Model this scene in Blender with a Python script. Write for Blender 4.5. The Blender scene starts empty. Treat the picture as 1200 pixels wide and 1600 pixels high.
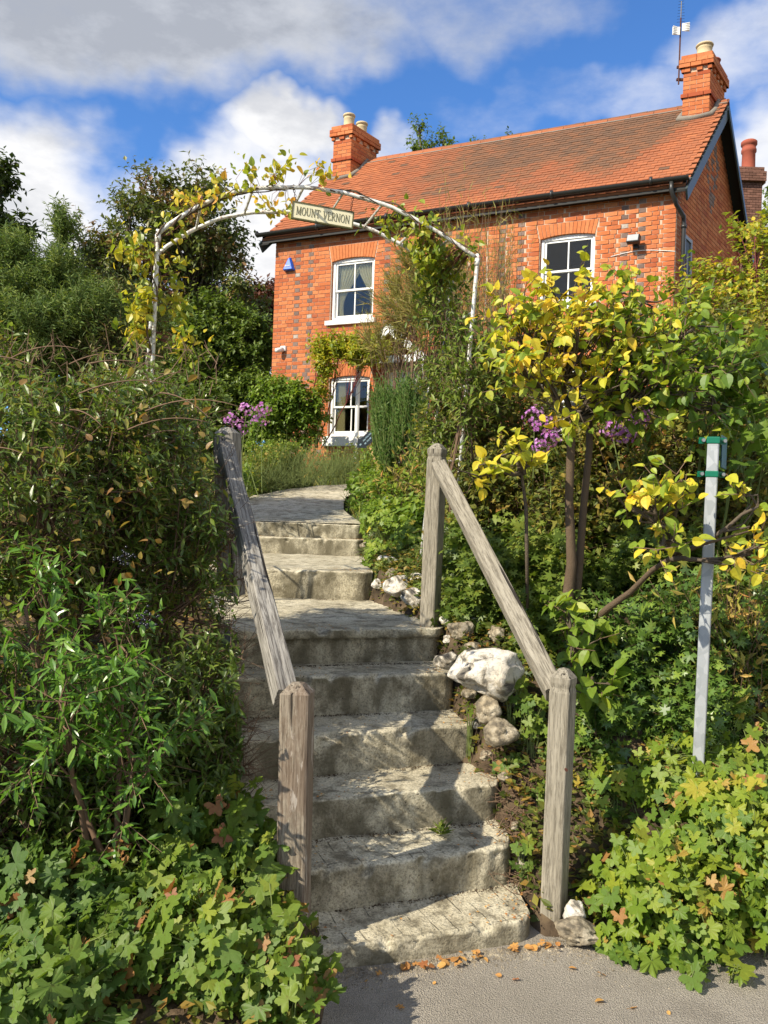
import bpy, math, random
import numpy as np
from mathutils import Vector, Matrix, noise as mnoise

# ---------------------------------------------------------------- camera, world, sun, exposure
scene = bpy.context.scene
COL = scene.collection
FPX, EYE, ROLL = 1295.0, 1.62, math.radians(2.0)
cam_d = bpy.data.cameras.new('camera')
cam_d.sensor_fit = 'VERTICAL'
cam_d.sensor_height = 24.0
cam_d.lens = 24.0 * FPX / 1600.0
cam_d.clip_end = 2000.0
cam = bpy.data.objects.new('camera', cam_d)
COL.objects.link(cam)
cam.matrix_world = (Matrix.Translation((0, 0, EYE)) @ Matrix.Rotation(math.radians(90), 4, 'X')
                    @ Matrix.Rotation(ROLL, 4, 'Z'))
scene.camera = cam

SUN_AZ = math.atan2(-0.80, -0.60)          # clockwise from +Y
SUN_EL = math.radians(38)
SUND = np.array([math.sin(SUN_AZ) * math.cos(SUN_EL), math.cos(SUN_AZ) * math.cos(SUN_EL), math.sin(SUN_EL)])
sun_l = bpy.data.lights.new('sun', 'SUN')
sun_l.energy = 5.0
sun_l.angle = math.radians(0.53)
sun_l.color = (1.0, 0.91, 0.75)
sun = bpy.data.objects.new('sun', sun_l)
COL.objects.link(sun)
sun.rotation_euler = Vector(SUND).to_track_quat('Z', 'Y').to_euler()
sun.location = (-6, -4, 12)
scene.view_settings.view_transform = 'Standard'
scene.view_settings.look = 'None'
scene.view_settings.exposure = 0.58
scene.view_settings.gamma = 1.0
scene.view_settings.use_curve_mapping = False


def ray(px, py):
    u, v = (px - 600.0) / FPX, (800.0 - py) / FPX
    c, s = math.cos(ROLL), math.sin(ROLL)
    return np.array([u * c - v * s, 1.0, u * s + v * c])


def P(px, py, Y):
    r = ray(px, py)
    return np.array([r[0] * Y, Y, EYE + r[2] * Y])


def PZ(px, py, z):
    r = ray(px, py)
    return P(px, py, (z - EYE) / r[2])


# ---------------------------------------------------------------- node helpers
class NT:
    def __init__(s, tree):
        s.t = tree
        s.t.nodes.clear()

    def add(s, kind, ins=None, **props):
        n = s.t.nodes.new(kind)
        for k, v in props.items():
            setattr(n, k, v)
        for k, v in (ins or {}).items():
            sock = n.inputs[k]
            if hasattr(v, 'is_linked') or hasattr(v, 'links'):
                s.t.links.new(v, sock)
            else:
                sock.default_value = v
        return n

    def coord(s, which='Object'):
        return s.add('ShaderNodeTexCoord').outputs[which]

    def mapping(s, vec, scale=(1, 1, 1), loc=(0, 0, 0), rot=(0, 0, 0)):
        return s.add('ShaderNodeMapping', {'Vector': vec, 'Scale': scale, 'Location': loc, 'Rotation': rot}).outputs[0]

    def noise(s, vec, scale=5.0, detail=4.0, rough=0.55, dist=0.0):
        return s.add('ShaderNodeTexNoise', {'Vector': vec, 'Scale': scale, 'Detail': detail, 'Roughness': rough,
                                            'Distortion': dist}).outputs['Fac']

    def voronoi(s, vec, scale=5.0, feature='F1'):
        return s.add('ShaderNodeTexVoronoi', {'Vector': vec, 'Scale': scale}, feature=feature).outputs['Distance']

    def math(s, op, a, b=0.0, c=None, clamp=False):
        n = s.add('ShaderNodeMath', operation=op, use_clamp=clamp)
        for i, v in enumerate((a, b, c)):
            if v is None:
                continue
            if hasattr(v, 'links'):
                s.t.links.new(v, n.inputs[i])
            else:
                n.inputs[i].default_value = v
        return n.outputs[0]

    def ramp(s, fac, stops, mode='LINEAR'):
        n = s.add('ShaderNodeValToRGB', {'Fac': fac})
        cr = n.color_ramp
        cr.interpolation = mode
        while len(cr.elements) < len(stops):
            cr.elements.new(0.5)
        for e, (p, c) in zip(cr.elements, stops):
            e.position = p
            if not hasattr(c, '__len__'):
                c = (c, c, c)
            e.color = (c[0], c[1], c[2], 1)
        return n.outputs['Color']

    def mix(s, fac, a, b, blend='MIX'):
        n = s.add('ShaderNodeMix', data_type='RGBA', blend_type=blend)
        for k, v in ((0, fac), (6, a), (7, b)):
            if hasattr(v, 'links'):
                s.t.links.new(v, n.inputs[k])
            elif k == 0:
                n.inputs[k].default_value = v
            else:
                n.inputs[k].default_value = (v[0], v[1], v[2], 1)
        return n.outputs[2]

    def bump(s, h, strength=0.5, dist=0.01, normal=None):
        ins = {'Height': h, 'Strength': strength, 'Distance': dist}
        if normal is not None:
            ins['Normal'] = normal
        return s.add('ShaderNodeBump', ins).outputs[0]

    def attr(s, name, kind='GEOMETRY'):
        return s.add('ShaderNodeAttribute', attribute_name=name, attribute_type=kind).outputs['Fac']

    def tint(s):
        return s.math('ADD', s.attr('tint'), s.attr('tint', 'OBJECT'))

    def principled(s, color, rough=0.7, normal=None, spec=0.3, metal=0.0, **kw):
        ins = {'Base Color': color if hasattr(color, 'links') else (*color[:3], 1), 'Roughness': rough,
               'Specular IOR Level': spec, 'Metallic': metal}
        if normal is not None:
            ins['Normal'] = normal
        ins.update(kw)
        return s.add('ShaderNodeBsdfPrincipled', ins).outputs[0]

    def out(s, shader):
        o = s.add('ShaderNodeOutputMaterial')
        s.t.links.new(shader, o.inputs['Surface'])


def material(name):
    m = bpy.data.materials.new(name)
    m.use_nodes = True
    return m, NT(m.node_tree)


# sky
world = bpy.data.worlds.new('World')
scene.world = world
world.use_nodes = True
w = NT(world.node_tree)
sky = w.add('ShaderNodeTexSky', sky_type='NISHITA')
sky.sun_disc = False
sky.sun_elevation = SUN_EL
sky.sun_rotation = SUN_AZ
sky.altitude = 400
sky.air_density = 1.0
sky.dust_density = 0.25
sky.ozone_density = 2.5
gen = w.coord('Generated')
skyc = w.mix(1.0, sky.outputs[0], (0.52, 0.84, 1.20), 'MULTIPLY')
wn = w.add('ShaderNodeTexNoise', {'Vector': gen, 'Scale': 3.2, 'Detail': 5.0, 'Roughness': 0.6})
warp = w.add('ShaderNodeVectorMath', {0: wn.outputs['Color'], 1: (0.5, 0.5, 0.5)}, operation='SUBTRACT').outputs[0]
warp = w.add('ShaderNodeVectorMath', {0: warp, 'Scale': 0.26}, operation='SCALE').outputs[0]
wdir = w.add('ShaderNodeVectorMath', {0: gen, 1: warp}, operation='ADD').outputs[0]


def cloud_blob(px, py, rx, ry, weight):
    c = ray(px, py)
    c = c / np.linalg.norm(c)
    d = w.add('ShaderNodeVectorMath', {0: wdir, 1: tuple(c)}, operation='SUBTRACT').outputs[0]
    d = w.add('ShaderNodeVectorMath', {0: d, 1: (FPX / rx, 1.6, FPX / ry)}, operation='MULTIPLY').outputs[0]
    ln = w.add('ShaderNodeVectorMath', {0: d}, operation='LENGTH').outputs['Value']
    mr = w.add('ShaderNodeMapRange', {0: ln, 1: 0.35, 2: 1.35, 3: weight, 4: 0.0}, interpolation_type='SMOOTHSTEP')
    return mr.outputs[0]


def vmax(vals):
    r = vals[0]
    for v in vals[1:]:
        r = w.math('MAXIMUM', r, v)
    return r


grey = vmax([cloud_blob(190, -20, 430, 140, 0.9), cloud_blob(400, 40, 280, 95, 0.8), cloud_blob(700, -10, 240, 90, 0.52)])
white = vmax([cloud_blob(-20, 300, 210, 180, 0.9), cloud_blob(330, 345, 220, 95, 0.78), cloud_blob(430, 420, 200, 190, 0.9),
              cloud_blob(460, 240, 110, 60, 0.85), cloud_blob(1200, 330, 130, 250, 0.85), cloud_blob(640, 250, 70, 50, 0.6),
              cloud_blob(1150, 60, 160, 70, 0.5), cloud_blob(880, 150, 260, 60, 0.42)])
fb = w.noise(w.mapping(gen, (1, 1, 2.0)), 4.5, 9.0, 0.6)
fb2 = w.noise(w.mapping(gen, (1, 1, 2.2), (3, 1, 2)), 9.0, 8.0, 0.62)
amb = w.math('MULTIPLY_ADD', w.noise(gen, 1.3, 3.0, 0.5), 2.0, -0.35)  # unseen cloud behind the view, thickened for a brighter, more neutral fill
behind = w.add('ShaderNodeMapRange', {0: w.add('ShaderNodeSeparateXYZ', {0: gen}).outputs[1], 1: 0.75, 2: 0.45, 3: 0.0, 4: 1.0}).outputs[0]
field = w.math('MAXIMUM', w.math('MAXIMUM', grey, white), w.math('MULTIPLY', amb, behind))
field = w.math('ADD', field, w.math('MULTIPLY_ADD', fb, 1.0, -0.52))
cov = w.add('ShaderNodeMapRange', {0: field, 1: 0.25, 2: 0.84, 3: 0.0, 4: 1.0}, interpolation_type='SMOOTHSTEP').outputs[0]
gsh = w.math('ADD', w.math('MULTIPLY', grey, 1.0), w.math('MULTIPLY_ADD', fb2, 1.6, -0.75), clamp=True)
ccol = w.ramp(gsh, [(0.0, (0.78, 0.78, 0.79)), (0.35, (0.58, 0.59, 0.62)), (0.75, (0.45, 0.475, 0.53)), (1.0, (0.35, 0.375, 0.43))])
ccol = w.mix(1.0, ccol, (7.2, 7.2, 7.2), 'MULTIPLY')
ccol.node.clamp_result = False
skyc.node.clamp_result = False
final = w.mix(cov, skyc, ccol)
bg = w.add('ShaderNodeBackground', {'Color': final, 'Strength': 0.12})
wo = w.add('ShaderNodeOutputWorld')
w.t.links.new(bg.outputs[0], wo.inputs[0])

# ---------------------------------------------------------------- mesh and object helpers
ORIGIN = {}


class MB:
    """collects geometry in world coordinates"""
    def __init__(s):
        s.v, s.f, s.t, s.n = [], [], [], 0

    def add(s, V, F, tint=0.0):
        V = np.asarray(V, float).reshape(-1, 3)
        groups = {}
        if isinstance(F, np.ndarray):
            groups[F.shape[1]] = F
        else:
            for f in F:
                groups.setdefault(len(f), []).append(f)
        for k, g in groups.items():
            s.f.append(np.asarray(g, np.int64) + s.n)
        s.v.append(V)
        s.t.append(np.broadcast_to(np.asarray(tint, float), (len(V),)).copy())
        s.n += len(V)

    def box(s, c, ax, half, tint=0.0, skip=()):
        """oriented box: centre, 3 axes rows, half sizes"""
        c, ax = np.asarray(c, float), np.asarray(ax, float)
        k = np.array([[x, y, z] for z in (-1, 1) for y in (-1, 1) for x in (-1, 1)], float) * np.asarray(half, float)
        V = c + k @ ax
        Fs = [(0, 2, 3, 1), (4, 5, 7, 6), (0, 1, 5, 4), (2, 6, 7, 3), (0, 4, 6, 2), (1, 3, 7, 5)]
        s.add(V, [f for i, f in enumerate(Fs) if i not in skip], tint)

    def tube(s, pts, rad, n=6, tint=0.0, cap=True):
        pts = np.asarray(pts, float)
        m = len(pts)
        rad = np.broadcast_to(np.asarray(rad, float), (m,))
        d = np.gradient(pts, axis=0)
        d /= np.linalg.norm(d, axis=1, keepdims=True) + 1e-9
        ref = np.array([0, 0, 1.0]) if abs(d[0][2]) < 0.9 else np.array([1.0, 0, 0])
        a = np.cross(d, ref)
        a /= np.linalg.norm(a, axis=1, keepdims=True) + 1e-9
        b = np.cross(d, a)
        th = np.arange(n) * 2 * np.pi / n
        V = pts[:, None] + rad[:, None, None] * (np.cos(th)[None, :, None] * a[:, None] + np.sin(th)[None, :, None] * b[:, None])
        i, j = np.meshgrid(np.arange(m - 1), np.arange(n), indexing='ij')
        q = np.stack([i * n + j, (i + 1) * n + j, (i + 1) * n + (j + 1) % n, i * n + (j + 1) % n], -1).reshape(-1, 4)
        s.add(V.reshape(-1, 3), q, tint)
        if cap and n > 2:
            s.f.append(np.array([list(range(n))]) + s.n - m * n)
            s.f.append(np.array([list(range(n))[::-1]]) + s.n - n)

    def lathe(s, base, prof, n=14, tint=0.0):
        """prof: (radius, z) pairs from base"""
        th = np.arange(n) * 2 * np.pi / n
        V = np.array([[base[0] + r * math.cos(t), base[1] + r * math.sin(t), base[2] + z] for r, z in prof for t in th])
        m = len(prof)
        i, j = np.meshgrid(np.arange(m - 1), np.arange(n), indexing='ij')
        q = np.stack([i * n + j, i * n + (j + 1) % n, (i + 1) * n + (j + 1) % n, (i + 1) * n + j], -1).reshape(-1, 4)
        s.add(V, q, tint)

    def mesh(s, name, mat, org, smooth=False):
        V = (np.concatenate(s.v) if s.v else np.zeros((0, 3))) - np.asarray(org, float)
        me = bpy.data.meshes.new(name)
        me.vertices.add(len(V))
        me.vertices.foreach_set('co', V.astype(np.float32).ravel())
        lv = np.concatenate([f.ravel() for f in s.f])
        lt = np.concatenate([np.full(len(f), f.shape[1]) for f in s.f])
        ls = np.concatenate([[0], np.cumsum(lt)[:-1]])
        me.loops.add(len(lv))
        me.loops.foreach_set('vertex_index', lv.astype(np.int32))
        me.polygons.add(len(lt))
        me.polygons.foreach_set('loop_start', ls.astype(np.int32))
        me.update(calc_edges=True)
        me.polygons.foreach_set('use_smooth', np.full(len(lt), bool(smooth)))
        a = me.attributes.new('tint', 'FLOAT', 'POINT')
        a.data.foreach_set('value', np.concatenate(s.t).astype(np.float32))
        if mat is not None:
            me.materials.append(mat)
        return me

    def part(s, name, mat, parent, smooth=False, kind=None):
        if not s.n:
            return None
        org = ORIGIN[parent.name]
        o = bpy.data.objects.new(name, s.mesh(name, mat, org, smooth))
        COL.objects.link(o)
        o.parent = parent
        ORIGIN[o.name] = org
        if kind:
            o['kind'] = kind
        return o

    def top(s, name, mat, loc=(0, 0, 0), label=None, cat=None, group=None, kind=None, smooth=False):
        o = bpy.data.objects.new(name, s.mesh(name, mat, loc, smooth))
        COL.objects.link(o)
        o.location = tuple(loc)
        ORIGIN[o.name] = np.asarray(loc, float)
        tag(o, label, cat, group, kind)
        return o


def tag(o, label=None, cat=None, group=None, kind=None):
    for k, v in (('label', label), ('category', cat), ('group', group), ('kind', kind)):
        if v:
            o[k] = v


def thing(name, label, cat, loc, group=None):
    o = bpy.data.objects.new(name, None)
    o.empty_display_size = 0.1
    COL.objects.link(o)
    o.location = tuple(float(v) for v in loc)
    ORIGIN[o.name] = np.asarray(loc, float)
    tag(o, label, cat, group)
    return o


def bevel(o, width=0.004, seg=2):
    m = o.modifiers.new('bevel', 'BEVEL')
    m.width = width
    m.segments = seg
    m.limit_method = 'ANGLE'
    return o


I3 = np.eye(3)


def unit(v):
    v = np.asarray(v, float)
    return v / (np.linalg.norm(v, axis=-1, keepdims=True) + 1e-9)


def sstep(a, b, x):
    t = np.clip((np.asarray(x, float) - a) / (b - a), 0, 1)
    return t * t * (3 - 2 * t)


# ---------------------------------------------------------------- materials
def make_leaf(name, stops, rough=0.45, trans=0.35, spec=0.35, gain=1.5):
    m, n = material(name)
    t = n.tint()
    stops = [(p_, (c_[0] * 1.42, c_[1] * 1.30, c_[2] * 1.1)) for p_, c_ in stops]
    c = n.ramp(t, stops)
    v = n.noise(n.coord('Object'), 14.0, 2.0)
    c = n.mix(n.math('MULTIPLY', v, 0.3), c, n.mix(1.0, c, (0.55, 0.6, 0.5), 'MULTIPLY'))
    sp = n.noise(n.coord('Position') if False else n.add('ShaderNodeNewGeometry').outputs['Position'], 70.0, 4.0, 0.65)
    c = n.mix(n.ramp(sp, [(0.56, 0.0), (0.68, 0.55)]), c, n.mix(1.0, c, (0.75, 0.42, 0.35), 'MULTIPLY'))
    c = n.mix(n.ramp(sp, [(0.30, 0.45), (0.42, 0.0)]), c, n.mix(1.0, c, (1.5, 1.35, 1.0), 'MULTIPLY'))
    p = n.principled(c, rough, None, spec)
    tc = n.mix(1.0, c, (gain * 1.05, gain * 1.1, gain * 0.55), 'MULTIPLY')
    tr = n.add('ShaderNodeBsdfTranslucent', {'Color': tc}).outputs[0]
    ms = n.add('ShaderNodeMixShader', {0: trans, 1: p, 2: tr}).outputs[0]
    n.out(ms)
    return m


def make_plain(name, col, rough=0.6, spec=0.3, metal=0.0, var=0.25, scale=8.0, bump=0.0):
    m, n = material(name)
    v = n.noise(n.coord('Object'), scale, 5.0)
    c = n.mix(n.math('MULTIPLY', v, var * 2), col, tuple(k * 0.45 for k in col))
    nm = n.bump(n.noise(n.coord('Object'), scale * 6, 4.0), bump, 0.01) if bump else None
    n.out(n.principled(c, rough, nm, spec, metal))
    return m


MAT = {}


def concrete(scored=False):
    m, n = material('scored_concrete' if scored else 'weathered_concrete')
    co = n.coord('Object')
    big = n.noise(co, 2.6, 6.0, 0.62)
    mid = n.noise(co, 11.0, 6.0, 0.65)
    fine = n.noise(co, 95.0, 4.0, 0.7)
    vor = n.voronoi(co, 140.0)
    c = n.ramp(big, [(0.30, (0.42, 0.37, 0.25)), (0.5, (0.58, 0.52, 0.375)), (0.68, (0.72, 0.66, 0.49))])
    c = n.mix(n.ramp(mid, [(0.36, 0.85), (0.52, 0.0)]), c, (0.17, 0.145, 0.095))
    c = n.mix(n.ramp(fine, [(0.40, 0.55), (0.52, 0.0)]), c, (0.10, 0.09, 0.065))
    c = n.mix(n.ramp(vor, [(0.10, 0.35), (0.22, 0.0)]), c, (0.70, 0.66, 0.55))
    nz = n.add('ShaderNodeSeparateXYZ', {0: n.add('ShaderNodeNewGeometry').outputs['Normal']}).outputs[2]
    riser_dark = n.math('MULTIPLY', n.ramp(nz, [(0.25, 1.0), (0.7, 0.0)]), n.ramp(n.noise(n.mapping(co, (1, 1, .45)), 6.0, 5.0), [(0.38, 0.0), (0.58, 0.85)]))  # steep faces turn a darker, mottled brown
    c = n.mix(riser_dark, c, (0.125, 0.108, 0.068))
    # pits
    pit = n.ramp(n.voronoi(co, 34.0), [(0.06, 0.0), (0.13, 1.0)])
    pitm = n.ramp(n.noise(co, 7.0), [(0.5, 1.0), (0.6, 0.0)])
    pit = n.math('MAXIMUM', pit, pitm)
    c = n.mix(n.math('SUBTRACT', 1.0, pit), c, (0.05, 0.045, 0.035))
    h = n.math('ADD', n.math('MULTIPLY', mid, 0.8), n.math('MULTIPLY', fine, 0.55))
    h = n.math('ADD', h, n.math('MULTIPLY', pit, 0.5))
    if scored:
        bt = n.add('ShaderNodeTexBrick', {'Vector': n.mapping(n.add('ShaderNodeVectorMath', {0: co, 1: n.add('ShaderNodeTexNoise', {'Vector': co, 'Scale': 7.0}).outputs['Color'], 2: (0.03, 0.03, 0.03)}, operation='MULTIPLY_ADD').outputs[0] if False else co, (1, 1, 1), (0, 0, 0), (0, 0, math.radians(-21))), 'Scale': 1.0, 'Mortar Size': 0.0035,
                                          'Mortar Smooth': 0.6, 'Brick Width': 0.07, 'Row Height': 0.31})
        bt.offset = 0.0
        up = n.ramp(nz, [(0.8, 0.0), (0.95, 1.0)])
        ln = n.math('MULTIPLY', n.math('MULTIPLY', bt.outputs['Fac'], up), n.ramp(n.noise(co, 13.0, 4.0), [(0.46, 0.0), (0.60, 0.7)]))
        c = n.mix(ln, c, (0.09, 0.08, 0.06))
        h = n.math('SUBTRACT', h, n.math('MULTIPLY', ln, 0.8))
    n.out(n.principled(c, 0.92, n.bump(h, 1.0, 0.014), 0.15))
    return m


def asphalt():
    m, n = material('worn_asphalt')
    co = n.coord('Object')
    fine = n.noise(co, 170.0, 3.0, 0.7)
    vor = n.voronoi(co, 210.0)
    big = n.noise(co, 1.4, 5.0)
    c = n.ramp(big, [(0.35, (0.28, 0.25, 0.20)), (0.65, (0.39, 0.35, 0.285))])
    c = n.mix(n.ramp(vor, [(0.2, 0.5), (0.5, 0.0)]), c, (0.48, 0.44, 0.37))
    c = n.mix(n.ramp(fine, [(0.42, 0.7), (0.55, 0.0)]), c, (0.20, 0.175, 0.145))
    c = n.mix(n.ramp(n.noise(co, 16.0, 5.0), [(0.55, 0.0), (0.75, 0.5)]), c, (0.22, 0.20, 0.16))
    c = n.mix(n.ramp(n.noise(co, 2.3, 6.0, .65), [(0.50, 0.0), (0.62, 0.35)]), c, (0.15, 0.13, 0.105))
    crk = n.add('ShaderNodeTexVoronoi', {'Vector': n.mix(0.16, co, n.add('ShaderNodeTexNoise', {'Vector': co, 'Scale': 4.0}).outputs['Color']), 'Scale': 0.9}, feature='DISTANCE_TO_EDGE').outputs['Distance']
    c = n.mix(n.ramp(crk, [(0.003, 0.0), (0.010, 0.0)]), c, (0.06, 0.05, 0.04))
    n.out(n.principled(c, 0.9, n.bump(n.math('ADD', fine, vor), 0.8, 0.008), 0.2))
    return m


def timber(name, c0, c1, dark, zscale=0.07, peel=0.0):
    m, n = material(name)
    co = n.coord('Generated') if False else n.coord('Object')
    # grain runs along the piece's own length, stored in the mesh as attribute coordinates
    g = n.add('ShaderNodeAttribute', attribute_name='grain').outputs['Vector']
    st = n.mapping(g, (1, 1, zscale))
    a = n.noise(st, 130.0, 5.0, 0.75, 0.4)
    b = n.noise(n.mapping(g, (1, 1, 0.10)), 34.0, 5.0, 0.65, 1.0)
    cr = n.noise(n.mapping(g, (1, 1, 0.03)), 46.0, 3.0, 0.5)
    c = n.ramp(b, [(0.3, c0), (0.7, c1)])
    c = n.mix(n.ramp(a, [(0.40, 0.8), (0.54, 0.0)]), c, dark)
    c = n.mix(n.ramp(cr, [(0.32, 1.0), (0.36, 0.0)]), c, (0.03, 0.025, 0.02))
    if peel:
        c = n.mix(n.ramp(n.noise(n.mapping(g, (1, 1, .5)), 5.0, 6.0, .7), [(0.46, peel), (0.52, 0.0)]), c, (0.13, 0.085, 0.058))
        c = n.mix(n.ramp(n.noise(n.mapping(g, (1, 1, .2)), 22.0, 6.0, .7), [(0.58, 0), (0.63, peel)]), c, (0.55, 0.50, 0.44))
    h = n.math('ADD', n.math('MULTIPLY', a, 0.7), n.math('MULTIPLY', n.ramp(cr, [(0.29, 0.0), (0.36, 1.0)]), 1.2))
    n.out(n.principled(c, 0.85, n.bump(h, 0.9, 0.006), 0.2))
    return m


def brickm(name, stops, soot=0.0):
    m, n = material(name)
    t = n.tint()
    co = n.coord('Object')
    c = n.ramp(t, stops)
    c = n.mix(n.ramp(n.noise(co, 22.0, 5.0), [(0.4, 0.0), (0.75, 0.35)]), c, tuple(k * 0.4 for k in stops[0][1]))
    c = n.mix(n.ramp(n.noise(co, 1.1, 5.0), [(0.5, 0.0), (0.8, 0.3 + soot)]), c, (0.13, 0.07, 0.045))
    n.out(n.principled(c, 0.88, n.bump(n.noise(co, 80.0, 3.0), 0.3, 0.004), 0.2))
    return m


MAT['concrete'] = concrete()
MAT['concrete_scored'] = concrete(True)
MAT['asphalt'] = asphalt()
MAT['timber'] = timber('grey_weathered_oak', (0.23, 0.205, 0.155), (0.36, 0.325, 0.255), (0.11, 0.095, 0.07))
MAT['timber_old'] = timber('rotten_grey_timber', (0.20, 0.185, 0.16), (0.38, 0.36, 0.32), (0.05, 0.042, 0.035), 0.05)
MAT['timber_peel'] = timber('brown_peeling_timber', (0.22, 0.18, 0.135), (0.36, 0.31, 0.24), (0.08, 0.06, 0.042), 0.06, 0.5)
MAT['brick'] = brickm('red_brick', [(0.0, (0.42, 0.115, 0.042)), (0.35, (0.53, 0.165, 0.058)), (0.7, (0.58, 0.215, 0.085)), (1.0, (0.36, 0.085, 0.035))])
MAT['blue_brick'] = brickm('blue_grey_brick', [(0.0, (0.17, 0.115, 0.095)), (0.6, (0.27, 0.19, 0.155)), (1.0, (0.46, 0.40, 0.34))])
MAT['dark_brick'] = brickm('brown_brick', [(0.0, (0.13, 0.065, 0.045)), (1.0, (0.24, 0.12, 0.085))])
MAT['mortar'] = make_plain('lime_mortar', (0.60, 0.45, 0.33), 0.95, 0.1, 0, 0.2, 6.0)
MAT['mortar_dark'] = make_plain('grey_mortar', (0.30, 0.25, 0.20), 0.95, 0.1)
MAT['white'] = make_plain('white_paint', (0.80, 0.79, 0.75), 0.45, 0.4, 0, 0.06, 5.0)
MAT['black_metal'] = make_plain('black_painted_iron', (0.028, 0.028, 0.026), 0.4, 0.5)
MAT['barge'] = make_plain('dark_green_paint', (0.055, 0.075, 0.075), 0.45, 0.5)
MAT['soffit'] = make_plain('dark_soffit', (0.018, 0.018, 0.016), 0.6, 0.3)
MAT['pot'] = make_plain('buff_clay', (0.62, 0.50, 0.30), 0.8, 0.2, 0, 0.25)
MAT['redpot'] = make_plain('red_clay', (0.38, 0.10, 0.06), 0.8, 0.2)
MAT['grey_metal'] = make_plain('grey_pipe', (0.30, 0.31, 0.32), 0.5, 0.4, 0.3)
MAT['curtain'] = make_plain('cream_curtain', (0.80, 0.70, 0.42), 0.9, 0.1, 0, 0.15)
MAT['lead'] = make_plain('grey_mortar_flaunching', (0.26, 0.23, 0.19), 0.9, 0.2, 0, 0.3, 14, 0.4)
MAT['blue'] = make_plain('blue_plastic', (0.015, 0.12, 0.62), 0.3, 0.5, 0, 0.05)
MAT['slate'] = make_plain('black_slate_board', (0.02, 0.028, 0.035), 0.5, 0.4, 0, 0.2)
MAT['chalk'] = make_plain('pale_lettering', (0.40, 0.55, 0.60), 0.8, 0.1)
MAT['stake'] = make_plain('pale_pine_stake', (0.62, 0.42, 0.18), 0.7, 0.2)
MAT['cream'] = make_plain('cream_sign_paint', (0.80, 0.74, 0.50), 0.5, 0.3, 0, 0.08, 9)
MAT['olive'] = make_plain('olive_lettering', (0.13, 0.12, 0.05), 0.6, 0.3)
MAT['rust'] = make_plain('rusty_chain', (0.12, 0.05, 0.035), 0.8, 0.3, 0.3)
MAT['green_band'] = make_plain('green_plastic_clamp', (0.0, 0.13, 0.065), 0.3, 0.5, 0, 0.1)
MAT['dark_plate'] = make_plain('dark_green_plate', (0.012, 0.05, 0.035), 0.4, 0.5)
MAT['screw'] = make_plain('steel_bolt', (0.5, 0.5, 0.48), 0.3, 0.5, 0.9)
MAT['bark'] = make_plain('brown_bark', (0.155, 0.11, 0.072), 0.9, 0.1, 0, 0.35, 30, 0.6)
MAT['bark_grey'] = make_plain('grey_brown_bark', (0.14, 0.11, 0.08), 0.9, 0.1, 0, 0.35, 24, 0.6)
MAT['twig'] = make_plain('dry_twigs', (0.20, 0.13, 0.085), 0.9, 0.1, 0, 0.35)
MAT['red_twig'] = make_plain('red_twigs', (0.20, 0.055, 0.05), 0.7, 0.2, 0, 0.25)
MAT['green_twig'] = make_plain('green_stems', (0.16, 0.20, 0.06), 0.8, 0.2, 0, 0.25)


def glass():
    m, n = material('window_glass')
    fr = n.add('ShaderNodeFresnel', {'IOR': 1.5}).outputs[0]
    fac = n.math('MULTIPLY_ADD', fr, 0.75, 0.0, clamp=True)
    nm = n.bump(n.noise(n.coord('Object'), 2.5, 2.0), 0.08, 0.02)
    gl = n.add('ShaderNodeBsdfGlossy', {'Color': (1, 1, 1, 1), 'Roughness': 0.02, 'Normal': nm}).outputs[0]
    tr = n.add('ShaderNodeBsdfTransparent', {'Color': (0.90, 0.92, 0.90, 1)}).outputs[0]
    n.out(n.add('ShaderNodeMixShader', {0: fac, 1: tr, 2: gl}).outputs[0])
    return m


MAT['glass'] = glass()


def tile_mat():
    m, n = material('clay_roof_tile')
    t = n.tint()
    co = n.coord('Object')
    # tint 0-1 clean orange clay, 1-2 weathered brown
    c = n.ramp(n.math('MULTIPLY', t, 0.5), [(0.0, (0.43, 0.155, 0.062)), (0.22, (0.36, 0.122, 0.052)), (0.5, (0.29, 0.10, 0.046)),
                                            (0.75, (0.20, 0.095, 0.05)), (1.0, (0.13, 0.078, 0.05))])
    c = n.mix(n.ramp(n.noise(co, 9.0, 6.0), [(0.5, 0), (0.75, 0.4)]), c, (0.14, 0.09, 0.06))
    n.out(n.principled(c, 0.85, n.bump(n.noise(co, 60.0, 3.0), 0.3, 0.004), 0.2))
    return m


MAT['tile'] = tile_mat()


def arch_paint():
    m, n = material('flaking_white_arch_paint')
    co = n.coord('Object')
    c = n.mix(n.ramp(n.noise(co, 26.0, 5.0, .7), [(0.52, 0.0), (0.60, 0.8)]), (0.74, 0.72, 0.66), (0.24, 0.15, 0.10))
    n.out(n.principled(c, 0.45, n.bump(n.noise(co, 60.0), 0.3, 0.003), 0.4))
    return m


MAT['arch'] = arch_paint()


def galv():
    m, n = material('galvanised_steel')
    co = n.coord('Object')
    v = n.add('ShaderNodeTexVoronoi', {'Vector': n.mapping(co, (1, 1, .6)), 'Scale': 38.0}).outputs['Color']
    vv = n.add('ShaderNodeSeparateXYZ', {0: v}).outputs[0]
    c = n.ramp(vv, [(0.0, (0.30, 0.32, 0.325)), (1.0, (0.42, 0.435, 0.44))])
    c = n.mix(n.ramp(n.noise(n.mapping(co, (1, 1, .25)), 20.0, 5.0), [(0.55, 0), (0.7, 0.5)]), c, (0.32, 0.34, 0.34))
    n.out(n.principled(c, 0.5, None, 0.4, 0.35))
    return m


MAT['galv'] = galv()


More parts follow.
